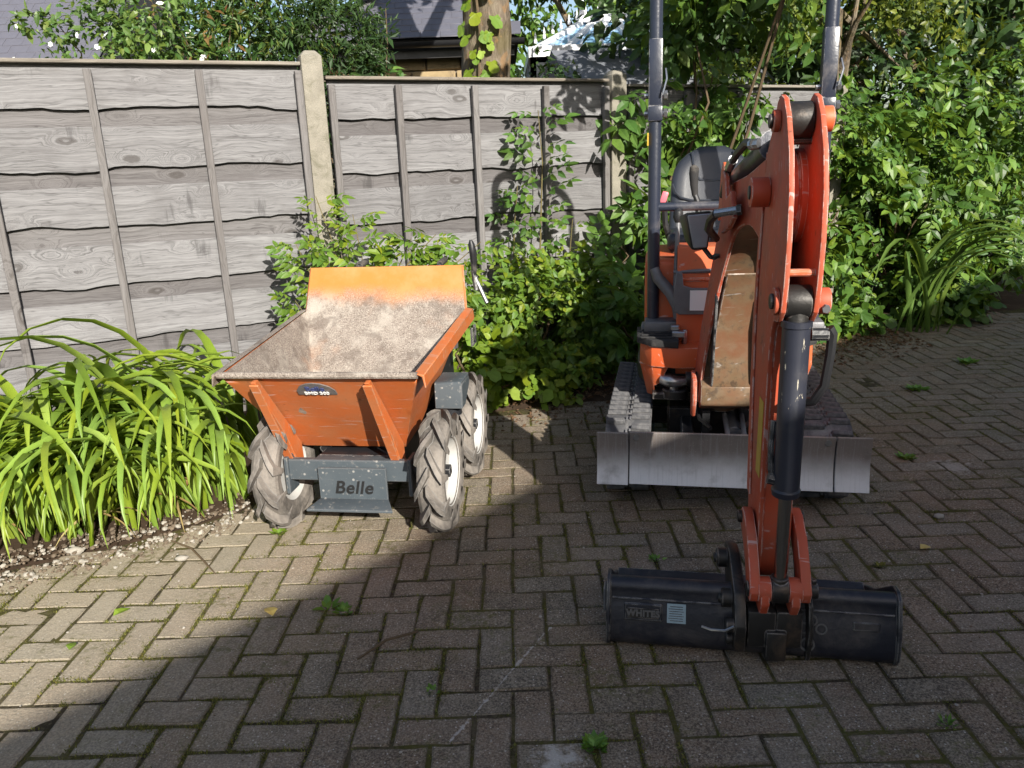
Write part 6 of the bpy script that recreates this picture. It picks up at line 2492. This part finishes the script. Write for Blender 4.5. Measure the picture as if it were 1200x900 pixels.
def slates(parent, p0, ux, us, width, rows, clip=None, gauge=.135):
    ux, us = Vector(ux).normalized(), Vector(us).normalized()
    nrm = ux.cross(us)
    r = random.Random(len(parent.name) + rows)
    for k in range(rows):
        n = int(width / .2)
        for i in range(-1, n + 2):
            u = i * .2 + (.1 if k % 2 else 0)
            if clip and not clip(u, k * gauge):
                continue
            if not clip and not (0 <= u <= width):
                continue
            p = Vector(p0) + ux * u + us * (k * gauge) + nrm * (.012 + r.uniform(0, .003))
            m = Matrix((ux, us, nrm)).transposed().to_4x4() @ Matrix.Rotation(-.035, 4, 'X') @ Matrix.Rotation(r.gauss(0, .008), 4, 'Z')
            m.translation = p
            o = bpy.data.objects.new('slate', r.choice(SL))
            COL.objects.link(o)
            o.parent = parent
            o.matrix_local = m


hs = thing('stone_house', 'stone house with hipped slate roof and black gutter behind the fence', 'house', (-1.98, 8.6, 0))
sp_ = math.radians(33)
W_, D2, EZ = 2.08, 2.08, 2.56
b = MB()
b.box((W_ / 2 + .0, D2 / 2, 1.2), (W_ - .3, D2 - .3, 2.5))
b.build('wall_core', 'mortar', hs, smooth=0)
rw = random.Random(2)
st_me = []
for k in range(4):
    b = MB()
    b.box((0, 0, 0), (.29 + .05 * k, .05, .115))
    me = b.mesh('stone', .014, 2)
    me.materials.append(MAT['sandstone'])
    st_me.append(me)
for row in range(7):
    x = .12 + (row % 2) * .1
    while x < W_ - .3:
        k = rw.randrange(4)
        o = bpy.data.objects.new('stone', st_me[k])
        COL.objects.link(o)
        o.parent = hs
        ln = .29 + .05 * k
        o.location = (x + ln / 2, .15 - rw.uniform(.012, .022), 2.36 - row * .128)
        x += ln + .014
b = MB()
rx, hz_ = 1.035, EZ + 1.035 * math.tan(sp_)
b.add([(-.1, -.1, EZ), (W_ + .1, -.1, EZ), (W_ + .1, D2 + .1, EZ), (-.1, D2 + .1, EZ), (rx, rx, hz_), (W_ - rx, D2 - rx, hz_)], [(0, 1, 5, 4), (1, 2, 5), (2, 3, 4, 5), (3, 0, 4), (0, 3, 2, 1)])
roof = b.build('roof', 'slate_under', hs, smooth=0)
slates(roof, (-.1, -.13, EZ + .005), (1, 0, 0), (0, math.cos(sp_), math.sin(sp_)), W_ + .2, 9, lambda u, s_: s_ * math.cos(sp_) - .03 <= u <= W_ + .2 - s_ * math.cos(sp_) + .03)
slates(roof, (-.13, 2.4, EZ + .005), (0, -1, 0), (math.cos(sp_), 0, math.sin(sp_)), 2.5, 9, lambda u, s_: s_ * math.cos(sp_) <= u <= 2.5 - s_ * math.cos(sp_) - .03)
for k in range(7):
    a = Vector((-.12, -.12, EZ + .03)).lerp(Vector((rx, rx, hz_ + .03)), k * .135)
    c_ = Vector((-.12, -.12, EZ + .03)).lerp(Vector((rx, rx, hz_ + .03)), (k + .98) * .135)
    b = MB()
    b.tube([a + Vector((0, 0, .012 * (k % 2))), c_ + Vector((0, 0, .012 * (k % 2) - .008))], .075, 8)
    b.build('hip_tile', 'ridge_tile', roof)
b = MB()
pts = [(-.04 * math.sin(t), -.055 * math.cos(t)) for t in [PI * i / 8 for i in range(9)]]
gp = [(-.19 + .055 * math.cos(PI + PI * i / 8), 2.53 + .055 * math.sin(PI + PI * i / 8)) for i in range(9)] + [(-.19 + .047 * math.cos(2 * PI - PI * i / 8), 2.53 + .047 * math.sin(2 * PI - PI * i / 8)) for i in range(9)]
b.prism(gp, -.15, W_ + .15, 'YZX')
b.build('gutter', 'gutter_black', hs)
b = MB()
b.box((W_ / 2, -.05, 2.46), (W_ + .1, .02, .13))
b.build('fascia', 'gutter_black', hs)
b = MB()
b.box((.55, .12, 1.75), (.85, .10, .9))
b.build('window', 'window_glass', hs)

h2 = thing('slate_roofed_house', 'house with grey slate roof and pale gutter at the far left', 'house', (-6.6, 8.9, 0))
sp2 = math.radians(40)
b = MB()
b.box((1.1, 1.7, 1.2), (2.3, 3.0, 2.5))
b.build('wall', 'render_wall', h2, smooth=0)
b = MB()
b.add([(-.1, 0, 2.46), (2.42, 0, 2.46), (2.42, 1.7, 2.46 + 1.7 * math.tan(sp2)), (-.1, 1.7, 2.46 + 1.7 * math.tan(sp2)), (2.42, 3.4, 2.46), (-.1, 3.4, 2.46)], [(0, 1, 2, 3), (3, 2, 4, 5), (1, 4, 2), (0, 3, 5), (0, 5, 4, 1)])
r2_ = b.build('roof', 'slate_under', h2, smooth=0)
slates(r2_, (-.1, -.03, 2.475), (1, 0, 0), (0, math.cos(sp2), math.sin(sp2)), 2.5, 11)
b = MB()
b.prism([(y_ + .11, z_ - .07) for y_, z_ in gp], -.15, 2.5, 'YZX')
b.build('gutter', 'gutter_grey', h2)
b = MB()
b.box((2.47, 1.7, 2.2), (.04, 3.2, .2))
b.build('barge_board', 'white_frame', h2)

cs = thing('conservatory', 'conservatory with white framed blue glass roof and a row of finials', 'conservatory', (.55, 10.2, 0))
ap0, ap1 = Vector((.55, 1.1, 3.08)), Vector((1.5, 1.1, 3.08))
ev = [Vector((-.15, 0, 2.62)), Vector((2.2, 0, 2.62)), Vector((2.2, 2.2, 2.62)), Vector((-.15, 2.2, 2.62))]
for q in ((ev[0], ev[1], ap1, ap0), (ev[1], ev[2], ap1), (ev[2], ev[3], ap0, ap1), (ev[3], ev[0], ap0)):
    a, c_ = q[0], q[1]
    n = 6 if len(q) == 4 else 5
    top0, top1 = (q[3], q[2]) if len(q) == 4 else (q[2], q[2])
    for k in range(n):
        pts = [a.lerp(c_, k / n), a.lerp(c_, (k + 1) / n), top0.lerp(top1, (k + 1) / n), top0.lerp(top1, k / n)]
        b = MB()
        b.add(pts + [p - Vector((0, 0, .02)) for p in pts], [(0, 1, 2, 3), (4, 7, 6, 5), (0, 4, 5, 1), (1, 5, 6, 2), (2, 6, 7, 3), (3, 7, 4, 0)])
        b.build('glass_pane', 'blue_glass', cs, smooth=0)
        b = MB()
        b.beam(a.lerp(c_, k / n) + Vector((0, 0, .02)), top0.lerp(top1, k / n) + Vector((0, 0, .02)), .07, .05)
        b.build('glazing_bar', 'white_frame', cs)
b = MB()
b.beam(ap0 + Vector((-.05, 0, .05)), ap1 + Vector((.05, 0, .05)), .12, .09)
for i in range(4):
    b.beam(ev[i], ev[(i + 1) % 4], .10, .12)
b.build('ridge_frame', 'white_frame', cs)
for q0, q1 in ((ap0, ap1), (ev[0], ap0), (ev[1], ap1)):
    for k in range(6):
        p = q0.lerp(q1, (k + .3) / 6) + Vector((0, 0, .08))
        b = MB()
        b.lathe([(0, 0), (.018, .0), (.022, .03), (.010, .05), (.016, .07), (.0, .13)], p, (0, 0, 1), 8)
        b.build('finial', 'white_frame', cs)
b = MB()
b.lathe([(0, 0), (.035, 0), (.04, .05), (.02, .09), (.032, .14), (.012, .22), (.0, .30)], ap0 + Vector((0, 0, .09)), (0, 0, 1), 10)
b.build('finial', 'white_frame', cs)
for i in range(4):
    b = MB()
    a, c_ = ev[i], ev[(i + 1) % 4]
    for k in range(5):
        p = a.lerp(c_, k / 4)
        b.beam((p.x, p.y, 0), (p.x, p.y, 2.56), .07, .07, (0, 1, 0))
    b.build('window_frame', 'white_frame', cs)
    b = MB()
    b.beam((a.x, a.y, 1.3), (c_.x, c_.y, 1.3), .02, 2.4)
    b.build('glass_pane', 'window_glass', cs)

sh = thing('garden_shed', 'dark shed with grey felt roof behind the fence below the glass roof', 'shed', (.66, 7.5, -.12), math.radians(10))
b = MB()
b.box((.85, .6, 1.0), (1.7, 1.1, 2.1))
b.build('wall', 'black_plastic', sh, smooth=0)
b = MB()
b.add([(-.08, -.12, 2.13), (1.85, -.12, 2.13), (1.85, .55, 2.48), (-.08, .55, 2.48), (-.08, 1.25, 2.13), (1.85, 1.25, 2.13), (-.08, -.12, 2.09), (1.85, -.12, 2.09), (1.85, 1.25, 2.09), (-.08, 1.25, 2.09)], [(0, 1, 2, 3), (3, 2, 5, 4), (6, 9, 8, 7), (0, 6, 7, 1), (4, 5, 8, 9), (0, 3, 4, 9, 6), (1, 7, 8, 5, 2)])
b.build('roof', 'roof_felt', sh, smooth=0)

# ------------------------------------------------------------------ the house on this side, out of the picture, whose eaves shade the yard
ed = Vector((.687, .727, 0)).normalized()                      # along the eaves
nd = Vector((ed.y, -ed.x, 0))                                # away from the yard
EH = 3.3
nv = ed.cross(-sun_dir)
p0 = Vector((-.60, 2.512, 0))
q0 = p0 + sun_dir * (EH / sun_dir.z)                         # the eaves point that shades p0
near = thing('yard_house', 'low rendered house beside the yard that throws the shadow over the paving', 'house', (q0.x, q0.y, 0), math.atan2(ed.y, ed.x))
# local x along the eaves, local -y away from the yard
X0, X1, DEP = -6.0, 11.5, 7.0
b = MB()
b.box(((X0 + X1) / 2, -.45 - DEP / 2, EH / 2 - .15), (X1 - X0 - .3, DEP, EH - .1))
b.build('wall', 'render_wall', near, smooth=0)
b = MB()
rp = math.tan(math.radians(22))
yy0, yy1, ym = 0.0, -.9 - DEP, -(.9 + DEP) / 2
b.add([(X0, yy0, EH), (X1, yy0, EH), (X1, ym, EH + rp * abs(ym)), (X0, ym, EH + rp * abs(ym)), (X1, yy1, EH), (X0, yy1, EH)], [(0, 1, 2, 3), (3, 2, 4, 5), (1, 4, 2), (0, 3, 5), (0, 5, 4, 1)])
b.build('roof', 'slate', near, smooth=0)
b = MB()
b.box(((X0 + X1) / 2, -.03, EH - .07), (X1 - X0, .03, .13))
b.build('fascia', 'white_frame', near)
for k in range(4):
    xw = X0 + 2.2 + k * 4.2
    b = MB()
    b.box((xw, -.44, 1.5), (1.3, .06, 1.15))
    wf = b.build('window', 'white_frame', near)
    b = MB()
    b.box((xw, -.40, 1.5), (1.14, .02, 1.0))
    b.build('pane', 'window_glass', wf)
